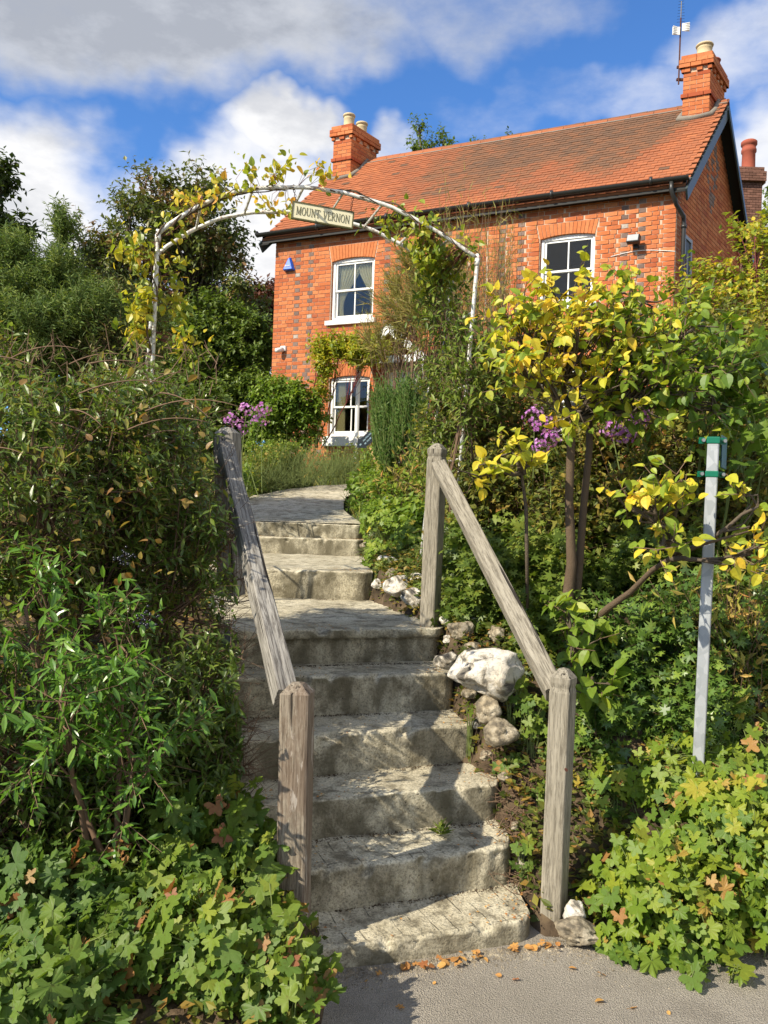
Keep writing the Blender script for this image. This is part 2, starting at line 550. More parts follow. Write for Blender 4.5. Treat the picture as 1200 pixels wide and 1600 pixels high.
def flint():
    m, n = material('white_crusted_flint')
    co = n.coord('Object')
    t = n.tint()
    a = n.noise(co, 9.0, 6.0, 0.6, 0.6)
    a = n.math('ADD', a, n.math('MULTIPLY_ADD', t, 0.16, -0.09))
    c = n.ramp(a, [(0.40, (0.05, 0.045, 0.04)), (0.465, (0.17, 0.155, 0.125)), (0.50, (0.44, 0.39, 0.31)), (0.56, (0.68, 0.64, 0.56))])
    c = n.mix(n.ramp(n.noise(co, 3.0, 4.0), [(0.55, 0.0), (0.75, 0.5)]), c, (0.52, 0.40, 0.22))
    c = n.mix(n.ramp(n.noise(co, 50.0, 5.0, .7), [(0.36, 0.5), (0.48, 0.0)]), c, (0.12, 0.11, 0.09))
    n.out(n.principled(c, 0.7, n.bump(n.noise(co, 40.0, 7.0, .7), 1.0, 0.014), 0.3))
    return m


MAT['flint'] = flint()


def rubble():
    m, n = material('buff_rubble_stone')
    co = n.coord('Object')
    c = n.ramp(n.noise(co, 14.0, 6.0, .6), [(0.35, (0.12, 0.10, 0.075)), (0.5, (0.33, 0.275, 0.19)), (0.65, (0.50, 0.44, 0.33))])
    c = n.mix(n.ramp(n.noise(co, 60.0, 5.0), [(0.4, 0.5), (0.55, 0.0)]), c, (0.09, 0.08, 0.06))
    n.out(n.principled(c, 0.85, n.bump(n.noise(co, 45.0, 6.0, .7), 1.0, 0.012), 0.2))
    return m


MAT['rubble'] = rubble()


def soil():
    m, n = material('leafy_soil')
    co = n.coord('Object')
    c = n.ramp(n.noise(co, 9.0, 6.0), [(0.3, (0.035, 0.026, 0.017)), (0.5, (0.085, 0.06, 0.038)), (0.7, (0.15, 0.11, 0.065))])
    yy = n.add('ShaderNodeSeparateXYZ', {0: co}).outputs[1]
    far = n.add('ShaderNodeMapRange', {0: yy, 1: 6.0, 2: 9.0, 3: 0.0, 4: 0.8}).outputs[0]
    c = n.mix(far, c, n.ramp(n.noise(co, 30.0, 4.0), [(0.35, (0.03, 0.05, 0.015)), (0.65, (0.09, 0.12, 0.04))]))
    n.out(n.principled(c, 0.95, n.bump(n.noise(co, 26.0, 6.0), 1.0, 0.03), 0.1))
    return m


MAT['soil'] = soil()
# ---------------------------------------------------------------- garden steps, path, ground, pavement
# nosing lines measured from the photograph: (left px, left py, right px, right py, height)
def ext(a, b, width):
    """keep right end b, extend leftwards so that the edge is `width` long"""
    d = unit(a - b)
    return b + d * width


STEP_SRC = [  # (l, r, h, mode)
    ((517, 1479), (842, 1437), 0.08, None),
    ((483, 1360), (812, 1320), 0.24, None),
    ((490, 1252), (790, 1225), 0.40, None),
    ((490, 1151), (754, 1131), 0.58, None),
    ((462, 1058), (716, 1052), 0.775, None),
    ((448, 985), (700, 982), 0.965, None),
    ((358, 894), (582, 891), 1.1725, 6.1),
    ((356, 840), (568, 838), 1.333, 8.26),
    ((362, 812), (568, 817), 1.475, 8.56),
]
STEPS = []
for (l, r, h, Y) in STEP_SRC:
    if Y is None:
        a, b = PZ(*l, h), PZ(*r, h)
        a = ext(a, b, 1.22)
    else:
        a, b = P(*l, Y), P(*r, Y)
        a = ext(a, b, 1.30)
    a[2] = b[2] = h
    STEPS.append((a, b, h))

SY = np.array([(a[1] + b[1]) / 2 for a, b, h in STEPS])
XL = np.array([a[0] for a, b, h in STEPS])
XR = np.array([b[0] for a, b, h in STEPS])


def path_pt(px, py):
    """point of the sloping path surface"""
    r = ray(px, py)
    Y = (1.475 - 0.125 * 8.56 - EYE) / (r[2] - 0.125)
    return P(px, py, Y)


PATH_L = [np.array([STEPS[8][0][0], 8.62, 1.475])] + [path_pt(*q) for q in ((372, 789), (394, 775), (440, 767), (506, 759))] + [path_pt(560, 757)]
PATH_R = [np.array([STEPS[8][1][0], 8.62, 1.475])] + [path_pt(*q) for q in ((550, 808), (537, 798), (537, 786), (541, 776))] + [path_pt(600, 764)]
_py = np.array([p[1] for p in PATH_R])
cor_y = np.concatenate([SY, [9.5, 11.0, 13.4]])
cor_l = np.concatenate([XL, [-1.7, -1.8, -1.2]])
cor_r = np.concatenate([XR, [-.42, -.5, -.3]])


def corridor(x, y, pad=0.0):
    return (x > np.interp(y, cor_y, cor_l) - pad) & (x < np.interp(y, cor_y, cor_r) + pad) & (y > 3.0) & (y < 13.4)


def path_h(y):
    return np.interp(y, [3.0, 3.3, 4.2, 4.9, 6.05, 6.15, 8.2, 8.5, 13.4, 18], [0, .1, .6, .93, .98, 1.15, 1.2, 1.45, 2.08, 2.55])


def ground(x, y):
    x, y = np.asarray(x, float), np.asarray(y, float)
    zr = np.interp(y, [3.15, 3.6, 4.6, 5.3, 6.3, 8.3, 8.8, 13.4, 18, 30, 60, 600],
                   [-.04, .30, .93, 1.08, 1.22, 1.32, 1.50, 2.06, 2.55, 2.9, 3.5, 6])
    zl = np.interp(y, [1.5, 1.9, 3.0, 4.6, 5.3, 6.3, 8.3, 8.8, 13.4, 18, 30, 60, 600],
                   [-.04, .06, .28, .80, 1.0, 1.18, 1.26, 1.47, 2.06, 2.55, 2.9, 3.5, 6])
    wl = sstep(-0.08, -0.34, x)
    z = zr * (1 - wl) + zl * wl
    xr = np.interp(y, cor_y, cor_r)
    xl = np.interp(y, cor_y, cor_l)
    z = z + np.where(y > 3.1, 0.22 * sstep(0.1, 1.2, x - xr), 0) * sstep(3.1, 3.7, y)
    z = z + 0.15 * sstep(0.1, 1.2, xl - x) * sstep(2.4, 3.4, y)
    hump = np.where(y < 12, 0.03 * np.sin(x * 3.1 + y) * np.sin(y * 2.3 - x), 0) * sstep(3.1, 3.6, y)
    z = z + hump
    inside = sstep(-0.06, 0.02, np.minimum(x - xl, xr - x)) * (y > 3.05) * (y < 14)
    ph = path_h(y)
    z = z * (1 - inside) + np.minimum(z, ph - 0.16) * inside
    far = sstep(14, 18, y)
    return z


def axis(lo, hi, mid, fine, n):
    return np.unique(np.concatenate([np.arange(mid[0], mid[1], fine), mid[0] - np.geomspace(fine, mid[0] - lo, n), mid[1] + np.geomspace(fine, hi - mid[1], n)]))


gx = axis(-500, 500, (-4.5, 5.0), 0.07, 40)
gy = axis(-500, 700, (1.0, 15.0), 0.07, 40)
GX, GY = np.meshgrid(gx, gy, indexing='xy')
GZ = ground(GX, GY)
jit = np.array([mnoise.noise((x * 5, y * 5, 0.3)) for x, y in zip(GX.ravel(), GY.ravel())]).reshape(GX.shape)
GZ = GZ + jit * 0.02 * sstep(3.3, 3.8, GY) * (GY < 16)
nx_, ny_ = len(gx), len(gy)
ii, jj = np.meshgrid(np.arange(ny_ - 1), np.arange(nx_ - 1), indexing='ij')
GQ = np.stack([ii * nx_ + jj, ii * nx_ + jj + 1, (ii + 1) * nx_ + jj + 1, (ii + 1) * nx_ + jj], -1).reshape(-1, 4)
b = MB()
b.add(np.stack([GX, GY, GZ], -1).reshape(-1, 3), GQ)
b.top('ground', MAT['soil'], kind='structure', smooth=True)

b = MB()
px_ = np.linspace(-14, 14, 60)
py_ = np.linspace(-10, 3.7, 40)
PX_, PY_ = np.meshgrid(px_, py_, indexing='xy')
ii, jj = np.meshgrid(np.arange(39), np.arange(59), indexing='ij')
b.add(np.stack([PX_, PY_, PX_ * 0 + 0.0], -1).reshape(-1, 3), np.stack([ii * 60 + jj, ii * 60 + jj + 1, (ii + 1) * 60 + jj + 1, (ii + 1) * 60 + jj], -1).reshape(-1, 4))
b.top('pavement', MAT['asphalt'], kind='structure', smooth=True)


def nz(p, s, seed=0.0):
    return mnoise.noise((p[0] * s + seed, p[1] * s, p[2] * s))


steps = thing('garden_steps', 'worn concrete garden steps climbing between two timber handrails', 'steps', (STEPS[0][0] + STEPS[0][1]) / 2)
NU = 110
for i, (a, c, h) in enumerate(STEPS):
    hp = STEPS[i - 1][2] if i else -0.0
    if i + 1 < len(STEPS):
        a2, c2 = STEPS[i + 1][0].copy(), STEPS[i + 1][1].copy()
    else:
        a2, c2 = a + np.array([0, .22, 0]), c + np.array([0, .22, 0])
    back = unit(np.array([-(c - a)[1], (c - a)[0], 0]))
    r_ = 0.016 + 0.005 * math.sin(i * 2.1)
    und = 0.035 if i == 5 else 0.0            # recessed lower course under the sixth nosing
    zs = list(np.linspace(hp - 0.06, h - 0.055 if und else h - r_, 9))
    prof = [(0.012 * (1 - k / 8) * 0 + und, z) for k, z in enumerate(zs)]
    if und:
        prof += [(0.0, h - 0.05), (-0.004, h - 0.035)]
    prof += [(r_ * (1 - math.sin(t)), h - r_ * (1 - math.cos(t)) if False else h - r_ + r_ * math.sin(t)) if False else
             (r_ * (1 - math.cos(t)), h - r_ + r_ * math.sin(t)) for t in np.linspace(0.2, math.pi / 2, 6)]
    V = []
    nT = 14
    for u in np.linspace(0, 1, NU):
        f = a + (c - a) * u
        g = a2 + (c2 - a2) * u + back * 0.05
        endr = 0.07 * max(0, (u - 0.93) / 0.07) ** 2 + 0.03 * max(0, (0.05 - u) / 0.05) ** 2
        bow = 0.012 * math.sin(u * math.pi) * (-1 if i < 2 else 0.3)
        for (off, z) in prof:
            p = f + back * (off + endr + bow)
            p = np.array([p[0], p[1], z])
            rough = 0.016 if i in (1, 5) else 0.009
            d = nz(p, 4, i) * 0.005 + nz(p, 16, i) * rough * .45 + nz(p, 38, i) * rough * .5
            p = p - back * d
            if z > h - r_ * 1.05:
                chip = max(0.0, nz(p, 13, 7.7 + i) - 0.14) * 0.06
                p = p + back * chip - np.array([0, 0, chip * 0.8])
            V.append(p)
        f2 = np.array([*(f + back * (r_ + endr + bow))[:2], h])
        for k in range(1, nT + 1):
            p = f2 + (g - f2) * k / nT
            p = np.array([p[0], p[1], h + nz(p, 6, i) * 0.007 + nz(p, 22, i) * 0.003 - 0.006 * math.sin(math.pi * k / nT)])
            V.append(p)
        V.append(np.array([p[0], p[1], h - 0.3]))
    m = len(prof) + nT + 1
    ii, jj = np.meshgrid(np.arange(NU - 1), np.arange(m - 1), indexing='ij')
    q = np.stack([ii * m + jj, (ii + 1) * m + jj, (ii + 1) * m + jj + 1, ii * m + jj + 1], -1).reshape(-1, 4)
    bm_ = MB()
    bm_.add(np.array(V), q)
    bm_.f.append(np.array([list(range(m))[::-1]]))
    bm_.f.append(np.array([[(NU - 1) * m + k for k in range(m)]]))
    bm_.part('step', MAT['concrete_scored' if i < 2 else 'concrete'], steps, smooth=True)

def PG(px, py, lift=0.0):
    """where the line of sight meets the bank"""
    for Y in np.arange(2.4, 16, 0.02):
        p = P(px, py, Y)
        if p[2] <= max(0, float(ground(p[0], p[1]))) + lift:
            return Y
    return 16.0


# upper path: one sheet on the slope
b = MB()
n1, n2 = 30, 24
tl = np.linspace(0, 1, n1)


def poly(pts, t):
    pts = np.array(pts)
    s = np.concatenate([[0], np.cumsum(np.linalg.norm(np.diff(pts, axis=0), axis=1))])
    s /= s[-1]
    return np.stack([np.interp(t, s, pts[:, k]) for k in range(3)], -1)


Lp, Rp = poly(PATH_L, tl), poly(PATH_R, tl)
V = Lp[:, None] + (Rp - Lp)[:, None] * np.linspace(0, 1, n2)[None, :, None]
V = V.reshape(-1, 3)
V[:, 2] += np.array([nz(p, 2.5) * 0.012 + nz(p, 9) * 0.006 for p in V]) + 0.006
ii, jj = np.meshgrid(np.arange(n1 - 1), np.arange(n2 - 1), indexing='ij')
b.add(V, np.stack([ii * n2 + jj, ii * n2 + jj + 1, (ii + 1) * n2 + jj + 1, (ii + 1) * n2 + jj], -1).reshape(-1, 4))
b.top('path', MAT['concrete'], kind='structure', smooth=True)


# ---------------------------------------------------------------- timber handrails
def set_grain(o, origin, ax):
    """store coordinates along the timber's own axes (z = length)"""
    me = o.data
    n = len(me.vertices)
    co = np.empty(n * 3, np.float32)
    me.vertices.foreach_get('co', co)
    co = co.reshape(-1, 3) + ORIGIN[o.name] - origin
    g = (co @ np.asarray(ax).T).astype(np.float32)
    at = me.attributes.new('grain', 'FLOAT_VECTOR', 'POINT')
    at.data.foreach_set('vector', g.ravel())


def timber_bar(p0, p1, wx, wy, rot, rough=0.002, n=44, seed=0, wob=0.0):
    """squared timber from p0 to p1, rounded arrises, returns (MB, axes)"""
    p0, p1 = np.asarray(p0, float), np.asarray(p1, float)
    L = np.linalg.norm(p1 - p0)
    zx = unit(p1 - p0)
    ref = np.array([0, 0, 1.0]) if abs(zx[2]) < 0.9 else np.array([1.0, 0, 0])
    ax = unit(np.cross(ref, zx))
    ay = np.cross(zx, ax)
    cx = ax * math.cos(rot) + ay * math.sin(rot)
    cy = np.cross(zx, cx)
    ring = []
    hx, hy, r = wx / 2, wy / 2, 0.10 * min(wx, wy)
    for sx, sy in ((1, 1), (-1, 1), (-1, -1), (1, -1)):
        pa = [(sx * hx, sy * (hy - r)), (sx * (hx - r * .3), sy * (hy - r * .3)), (sx * (hx - r), sy * hy)]
        if sx * sy < 0:
            pa = pa[::-1]
        ring += pa
        nx = {(1, 1): (-1, 1), (-1, 1): (-1, -1), (-1, -1): (1, -1), (1, -1): (1, 1)}[(sx, sy)]
        q = (nx[0] * hx, nx[1] * hy)
        for t in (0.33, 0.5, 0.67):
            ring.append((sx * hx * (1 - t) + q[0] * t if sy == nx[1] else sx * hx, sy * hy * (1 - t) + q[1] * t if sx == nx[0] else sy * hy))
    ring = np.array(ring)
    m = len(ring)
    V = []
    for k in range(n + 1):
        t = k / n
        c = p0 + (p1 - p0) * t
        for x, y in ring:
            p = c + cx * x + cy * y
            d = 1 + (mnoise.noise((x * 60 + seed, y * 60, t * L * 2.5)) * rough / 0.05) + wob * mnoise.noise((seed, 3, t * L * 3)) * 3
            V.append(c + (cx * x + cy * y) * d)
    ii, jj = np.meshgrid(np.arange(n), np.arange(m), indexing='ij')
    q = np.stack([ii * m + jj, ii * m + (jj + 1) % m, (ii + 1) * m + (jj + 1) % m, (ii + 1) * m + jj], -1).reshape(-1, 4)
    b = MB()
    b.add(np.array(V), q)
    b.f.append(np.array([list(range(m))[::-1]]))
    b.f.append(np.array([list(range(n * m, n * m + m))]))
    return b, np.array([cx, cy, zx]), ring


def post(parent, base, top, w_, rot, mat, rough, groove, seed, name='post'):
    """timber post with a chamfered pyramid head"""
    base, top = np.asarray(base, float), np.asarray(top, float)
    zx = unit(top - base)
    b, ax, ring = timber_bar(base, top - zx * 0.035, w_, w_, rot, rough, 50, seed)
    V = b.v[0]
    m = len(ring)
    n = 50
    L = np.linalg.norm(top - zx * 0.035 - base)
    # pyramid head
    capc = base + zx * L
    last = V[-m:]
    ring2 = capc + (last - capc) * 0.42 + zx * 0.032
    tipc = capc + zx * 0.038
    off = len(V)
    b.f = b.f[:-1]
    b.v.append(ring2)
    b.t.append(np.zeros(m))
    b.v.append(tipc[None])
    b.t.append(np.zeros(1))
    b.f.append(np.array([[n * m + j, n * m + (j + 1) % m, off + (j + 1) % m, off + j] for j in range(m)]))
    b.f.append(np.array([[off + j, off + (j + 1) % m, off + m] for j in range(m)]))
    b.n = off + m + 1
    if groove:
        zl = (V - base) @ zx
        near = np.abs(zl - (L - 0.045)) < L / 50 * 0.6
        cl = base + zl[:, None] * zx
        V[near] = cl[near] + (V[near] - cl[near]) * 0.90
    o = b.part(name, mat, parent, smooth=False)
    set_grain(o, base, ax)
    return o


hr = thing('wooden_handrail', 'weathered oak handrail with two square posts, right of the steps beside the flint stones', 'handrail', P(865, 1425, 3.32), 'timber handrails')
post(hr, P(864, 1440, 3.30), P(881, 1044, 3.30), 0.086, math.radians(-33), MAT['timber'], 0.0012, True, 3)
post(hr, P(671, 985, 4.84), P(684, 693, 4.84), 0.094, math.radians(-28), MAT['timber'], 0.001, True, 9)
bb, ax, _ = timber_bar(P(686, 728, 4.78), P(868, 1083, 3.36), 0.082, 0.072, math.radians(20), 0.0015, 60, 21)
o = bb.part('rail', MAT['timber'], hr)
set_grain(o, P(686, 728, 4.78), ax)
for q in ((884, 1202),):
    sc = MB()
    c = P(*q, 3.225)
    sc.tube([c, c + np.array([0.0, -0.012, 0])], 0.006, 8)
    sc.part('bolt', MAT['rust'], hr)

hl = thing('wooden_handrail', 'rotten grey handrail with brown peeling post, left of the steps against the hedge', 'handrail', P(457, 1470, 2.98), 'timber handrails')
post(hl, P(457, 1500, 2.98), P(465, 1066, 2.98), 0.108, math.radians(-8), MAT['timber_peel'], 0.0035, False, 31)
post(hl, P(362, 930, 4.55), P(355, 668, 4.55), 0.12, math.radians(-15), MAT['timber_old'], 0.004, False, 47)
bb, ax, _ = timber_bar(P(352, 700, 4.50), P(447, 1092, 2.99), 0.082, 0.085, math.radians(-4), 0.0045, 80, 61, 0.01)
o = bb.part('rail', MAT['timber_old'], hl)
set_grain(o, P(352, 700, 4.50), ax)
# ---------------------------------------------------------------- the brick house
HL = P(431, 395, 16.4)
HR = P(1058, 311, 13.15)
EAVE = 7.03
Lxy, Rxy = HL[:2], HR[:2]
HW = float(np.linalg.norm(Rxy - Lxy))
ux = (Rxy - Lxy) / HW
Gf, Gb = P(1067, 311, 13.05)[:2], P(1167, 420, 16.5)[:2]
uy = unit(Gb - Gf)
HD = float(np.linalg.norm(Gb - Gf)) - 0.15
RIDGE = 9.45
_r = P(1133, 165, (Gf[1] + Gb[1]) / 2)
RIDGE = float(_r[2])
ZG = 2.1
UX, UY, UZ = np.array([*ux, 0]), np.array([*uy, 0]), np.array([0, 0, 1.0])


def hp(s, t, z):
    return np.array([Lxy[0] + ux[0] * s + uy[0] * t, Lxy[1] + ux[1] * s + uy[1] * t, z])


def solve_s(px, py, t=0.0):
    r = ray(px, py)
    o = Lxy + uy * t
    # (o + ux s).x = r.x * (o + ux s).y
    return (r[0] * o[1] - o[0]) / (ux[0] - r[0] * ux[1])


def solve_t(px, py, s):
    r = ray(px, py)
    o = Lxy + ux * s
    return (r[0] * o[1] - o[0]) / (uy[0] - r[0] * uy[1])


def zat(px, py, s, t=0.0):
    Y = hp(s, t, 0)[1]
    return EYE + ray(px, py)[2] * Y


house = thing('brick_house', 'red brick cottage with clay tiled roof and white sash windows above the steps', 'house', hp(HW / 2, 1.5, 2.4))

# openings on the front (s0, s1, z0, z1)
w1 = (solve_s(517, 450), solve_s(584, 450), zat(515, 502, solve_s(515, 502)), zat(522, 405, solve_s(522, 405)))
w2 = (solve_s(843, 400), solve_s(929, 400), 0, zat(845, 370, solve_s(845, 370)))
w2 = (w2[0], w2[1], w2[3] - (w1[3] - w1[2]), w2[3])
w3 = (solve_s(513, 640), solve_s(576, 640), zat(516, 682, solve_s(516, 682)), zat(516, 588, solve_s(516, 588)))
w4 = (w2[0], w2[1], w3[2], w3[3])
sd = solve_s(636, 600)
door = (sd - 0.45, sd + 0.45, ZG, w3[3] + 0.05)
OPEN = [w1, w2, w3, w4, door]
ARCH = 0.20
ATOP = [ZG + math.ceil((o_[3] + 0.19 - ZG) / 0.075) * 0.075 for o_ in OPEN]
rs = np.random.RandomState(5)

bk, blk, single = MB(), MB(), []
CH, J = 0.075, 0.011
blues = [[solve_s(465, 450), solve_s(605, 430), solve_s(814, 400), solve_s(1002, 400), solve_s(700, 420)],
         [solve_s(485, 450), solve_s(622, 430), solve_s(785, 400), solve_s(975, 400), solve_s(716, 420)]]


def brick_face(s0, s1, z, par, holes, fixed, put, start):
    """one course between s0 and s1, split round holes and fixed blue headers"""
    cuts = [(s0, s0)]
    for h in sorted(holes):
        cuts.append(h)
    cuts.append((s1, s1))
    for (a, b_) in zip(cuts[:-1], cuts[1:]):
        lo, hi = a[1], b_[0]
        if hi - lo < 0.04:
            continue
        fx = sorted(f for f in fixed if lo + 0.12 < f < hi - 0.12)
        segs, cur = [], lo
        for f in fx:
            segs.append((cur, f - 0.055))
            put(f - 0.055, f + 0.055 - J, z, True)
            cur = f + 0.055
        segs.append((cur, hi))
        for (p, q) in segs:
            L = q - p
            if L < 0.03:
                continue
            seq, tot, k = [], 0.0, par
            while tot < L - 0.08:
                wdt = 0.225 if k % 2 == 0 else 0.112
                seq.append(wdt)
                tot += wdt
                k += 1
            if not seq:
                seq, tot = [L], L
            sc = L / tot
            x = p
            for wdt in seq:
                put(x, x + wdt * sc - J, z, False)
                x += wdt * sc


front_bricks = []


def put_front(a, b_, z, blue):
    front_bricks.append((a, b_, z, blue))


ncourse = int((EAVE - ZG) / CH)
for k in range(ncourse):
    z = ZG + k * CH
    holes = []
    for (s0, s1, z0, z1), top in zip(OPEN, ATOP):
        if z + CH - J > z0 - 0.05 and z < top - 0.01:
            pad = 0.055 * max(0.0, (z + CH - z1 + 0.05) / (top - z1 + 0.05))
            holes.append((s0 - pad - (0.006 if pad else 0), s1 + pad + (0.006 if pad else 0)))
    low = []
    if z < 4.6:     # extra blue headers low on the wall by the left corner
        low = [solve_s(450 + 26 * (k % 3), 600)]
    brick_face(0.0, HW, z, k % 2, holes, blues[k % 2] + low, put_front, 0)

wall = MB()
# mortar backing: cells round the openings
sb = sorted(set([0.0, HW] + [v for o_ in OPEN for v in o_[:2]]))
zb = sorted(set([ZG - 0.6, EAVE] + [v for o_ in OPEN for v in o_[2:]]))
for a, b_ in zip(sb[:-1], sb[1:]):
    for c, d in zip(zb[:-1], zb[1:]):
        ms, mz = (a + b_) / 2, (c + d) / 2
        if any(o_[0] < ms < o_[1] and o_[2] < mz < o_[3] for o_ in OPEN):
            continue
        wall.box(hp(ms, 0.006 + 0.1, mz), (UX, UY, UZ), ((b_ - a) / 2, 0.1, (d - c) / 2))
fw = wall.part('front_wall', MAT['mortar'], house)

# bricks: the largest in the photograph one by one, the rest joined
camd = lambda br: np.linalg.norm(hp(br[0], 0, br[2]) - np.array([0, 0, EYE])) + (0 if br[2] > 5.0 else 3.0) + (0 if br[1] - br[0] > .15 else 0.6)
order = sorted(range(len(front_bricks)), key=lambda i: camd(front_bricks[i]))
chosen = set(order[:300])
BRM = {}
rest, rest_b = MB(), MB()
for i, (a, b_, z, blue) in enumerate(front_bricks):
    L = b_ - a
    t = float(rs.rand())
    if blue:
        t = 0.95 if rs.rand() < .05 else t * 0.6
    pr = -0.001 - 0.003 * rs.rand()
    if i in chosen:
        key = (round(L, 2), blue)
        if key not in BRM:
            g = MB()
            g.box((0, 0, 0), I3, (key[0] / 2, 0.012, (CH - J) / 2), 0.0, skip=(3,))
            BRM[key] = g.mesh('brick', MAT['blue_brick'] if blue else MAT['brick'], (0, 0, 0))
        o = bpy.data.objects.new('brick', BRM[key])
        COL.objects.link(o)
        o.parent = fw
        m = Matrix(((ux[0], uy[0], 0), (ux[1], uy[1], 0), (0, 0, 1))).to_4x4()
        o.matrix_local = Matrix.Translation(Vector(hp((a + b_) / 2, pr + 0.012, z + (CH - J) / 2) - ORIGIN[fw.name])) @ m
        o['tint'] = t
    else:
        (rest_b if blue else rest).box(hp((a + b_) / 2, pr + 0.012, z + (CH - J) / 2), (UX, UY, UZ), (L / 2, 0.012, (CH - J) / 2), t, skip=(3,))
for (s0, s1, z0, z1) in OPEN[:4]:
    for k in range(int((z1 - z0) / CH)):
        for sr in (s0 - 0.008, s1 + 0.008):
            rest.box(hp(sr, 0.038, z0 + (k + .5) * CH), (UX, UY, UZ), (0.0095, 0.0125, (CH - J) / 2), float(rs.rand()))
rest.part('brick_remainder', MAT['brick'], fw, kind='stuff')
rest_b.part('blue_brick_remainder', MAT['blue_brick'], fw, kind='stuff')

# gauged arches over the windows
for (s0, s1, z0, z1), AT in zip(OPEN[:4], ATOP):
    ARCH = AT - 0.011 - z1
    g = MB()
    nv = 15
    for k in range(nv):
        u0, u1 = k / nv, (k + 1) / nv - 0.008
        def bt(u, up):
            flare = 0.055 * up
            s = s0 - flare + (s1 - s0 + 2 * flare) * u
            zz = z1 - 0.05 * (2 * u - 1) ** 2 + (ARCH - 0.0 + 0.05 * (2 * u - 1) ** 2 * 1.0) * up
            return s, zz
        q = [bt(u0, 0), bt(u1, 0), bt(u1, 1), bt(u0, 1)]
        V = [hp(s, -0.004, zz - 0.004 * (zz > z1 + .1)) for s, zz in q] + [hp(s, 0.06, zz) for s, zz in q]
        g.add(V, [(0, 1, 2, 3), (0, 4, 5, 1), (1, 5, 6, 2), (2, 6, 7, 3), (3, 7, 4, 0)], 0.35 + 0.3 * rs.rand())
    g.part('window_arch', MAT['brick'], house)

# gable wall facing right, with its bricks joined (each under 5 px wide)
gw = MB()
zc_, D = EAVE, HD
gs = HW
tri = [(0.012, ZG - .6), (D, ZG - .6), (D, EAVE), (D / 2, RIDGE - 0.12), (0.012, EAVE)]
ft = [hp(gs - 0.006, t, z) for t, z in tri] + [hp(gs - 0.2, t, z) for t, z in tri]
gw.add(ft, [(0, 1, 2, 3, 4), (9, 8, 7, 6, 5), (0, 5, 6, 1), (1, 6, 7, 2), (2, 7, 8, 3), (3, 8, 9, 4), (4, 9, 5, 0)])
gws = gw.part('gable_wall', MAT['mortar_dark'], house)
gb, gbb = MB(), MB()
slope = (RIDGE - EAVE) / (D / 2)
gwin = (0.40, 0.82, w1[2] - .05, w1[3] - 0.10)
for k in range(int((RIDGE - ZG) / CH)):
    z = ZG + k * CH
    t0 = max(0, (z + CH - EAVE) / slope) if z > EAVE - CH else 0
    t1 = D - t0
    t0 = max(t0, 0.027)
    if t1 - t0 < 0.1:
        continue
    holes = [(gwin[0], gwin[1])] if gwin[2] < z + CH / 2 < gwin[3] else []

    def put_g(a, b_, z, blue):
        mt = (a + b_) / 2
        lo = abs(mt - D / 2 + .12) / 0.40 + abs(z - (EAVE + 0.9)) / 0.95
        lozenge = lo < 1.0 and (lo > 0.62 or lo < 0.25)
        (gbb if lozenge else gb).box(hp(gs - 0.012 + 0.001, mt, z + (CH - J) / 2), (UX, UY, UZ), (0.012, (b_ - a) / 2, (CH - J) / 2), rs.rand() * (0.6 if lozenge else 1.0), skip=())
    brick_face(t0, t1, z, k % 2, holes, [], put_g, 0)
gb.part('brick', MAT['brick'], gws, kind='stuff')
gbb.part('blue_brick', MAT['blue_brick'], gws, kind='stuff')
# gable window
g = MB()
t0, t1, z0, z1 = gwin
for (a, b_, c, d) in ((t0, t0 + .06, z0, z1), (t1 - .06, t1, z0, z1), (t0 + .06, t1 - .06, z1 - .06, z1), (t0 + .06, t1 - .06, z0, z0 + .06)):
    g.box(hp(gs + 0.004, (a + b_) / 2, (c + d) / 2), (UX, UY, UZ), (0.02, (b_ - a) / 2, (d - c) / 2))
gwf = g.part('gable_window', MAT['grey_metal'], house)
g = MB()
g.box(hp(gs + 0.0, (t0 + t1) / 2, (z0 + z1) / 2), (UX, UY, UZ), (0.004, (t1 - t0) / 2 - .06, (z1 - z0) / 2 - .06))
g.part('pane', MAT['slate'], gwf)
g = MB()
# other two walls
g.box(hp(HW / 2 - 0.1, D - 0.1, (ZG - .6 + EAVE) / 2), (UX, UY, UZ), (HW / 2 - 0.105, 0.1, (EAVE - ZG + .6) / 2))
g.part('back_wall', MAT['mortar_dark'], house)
g = MB()
ft = [hp(0.006, t, z) for t, z in tri] + [hp(0.2, t, z) for t, z in tri]
g.add(ft, [(4, 3, 2, 1, 0), (5, 6, 7, 8, 9), (1, 6, 5, 0), (2, 7, 6, 1), (3, 8, 7, 2), (4, 9, 8, 3), (0, 5, 9, 4)])
g.part('gable_wall', MAT['mortar_dark'], house)


# windows
def bar(g, s0, s1, z0, z1, t0, t1):
    g.box(hp((s0 + s1) / 2, (t0 + t1) / 2, (z0 + z1) / 2), (UX, UY, UZ), ((s1 - s0) / 2, (t1 - t0) / 2, (z1 - z0) / 2))


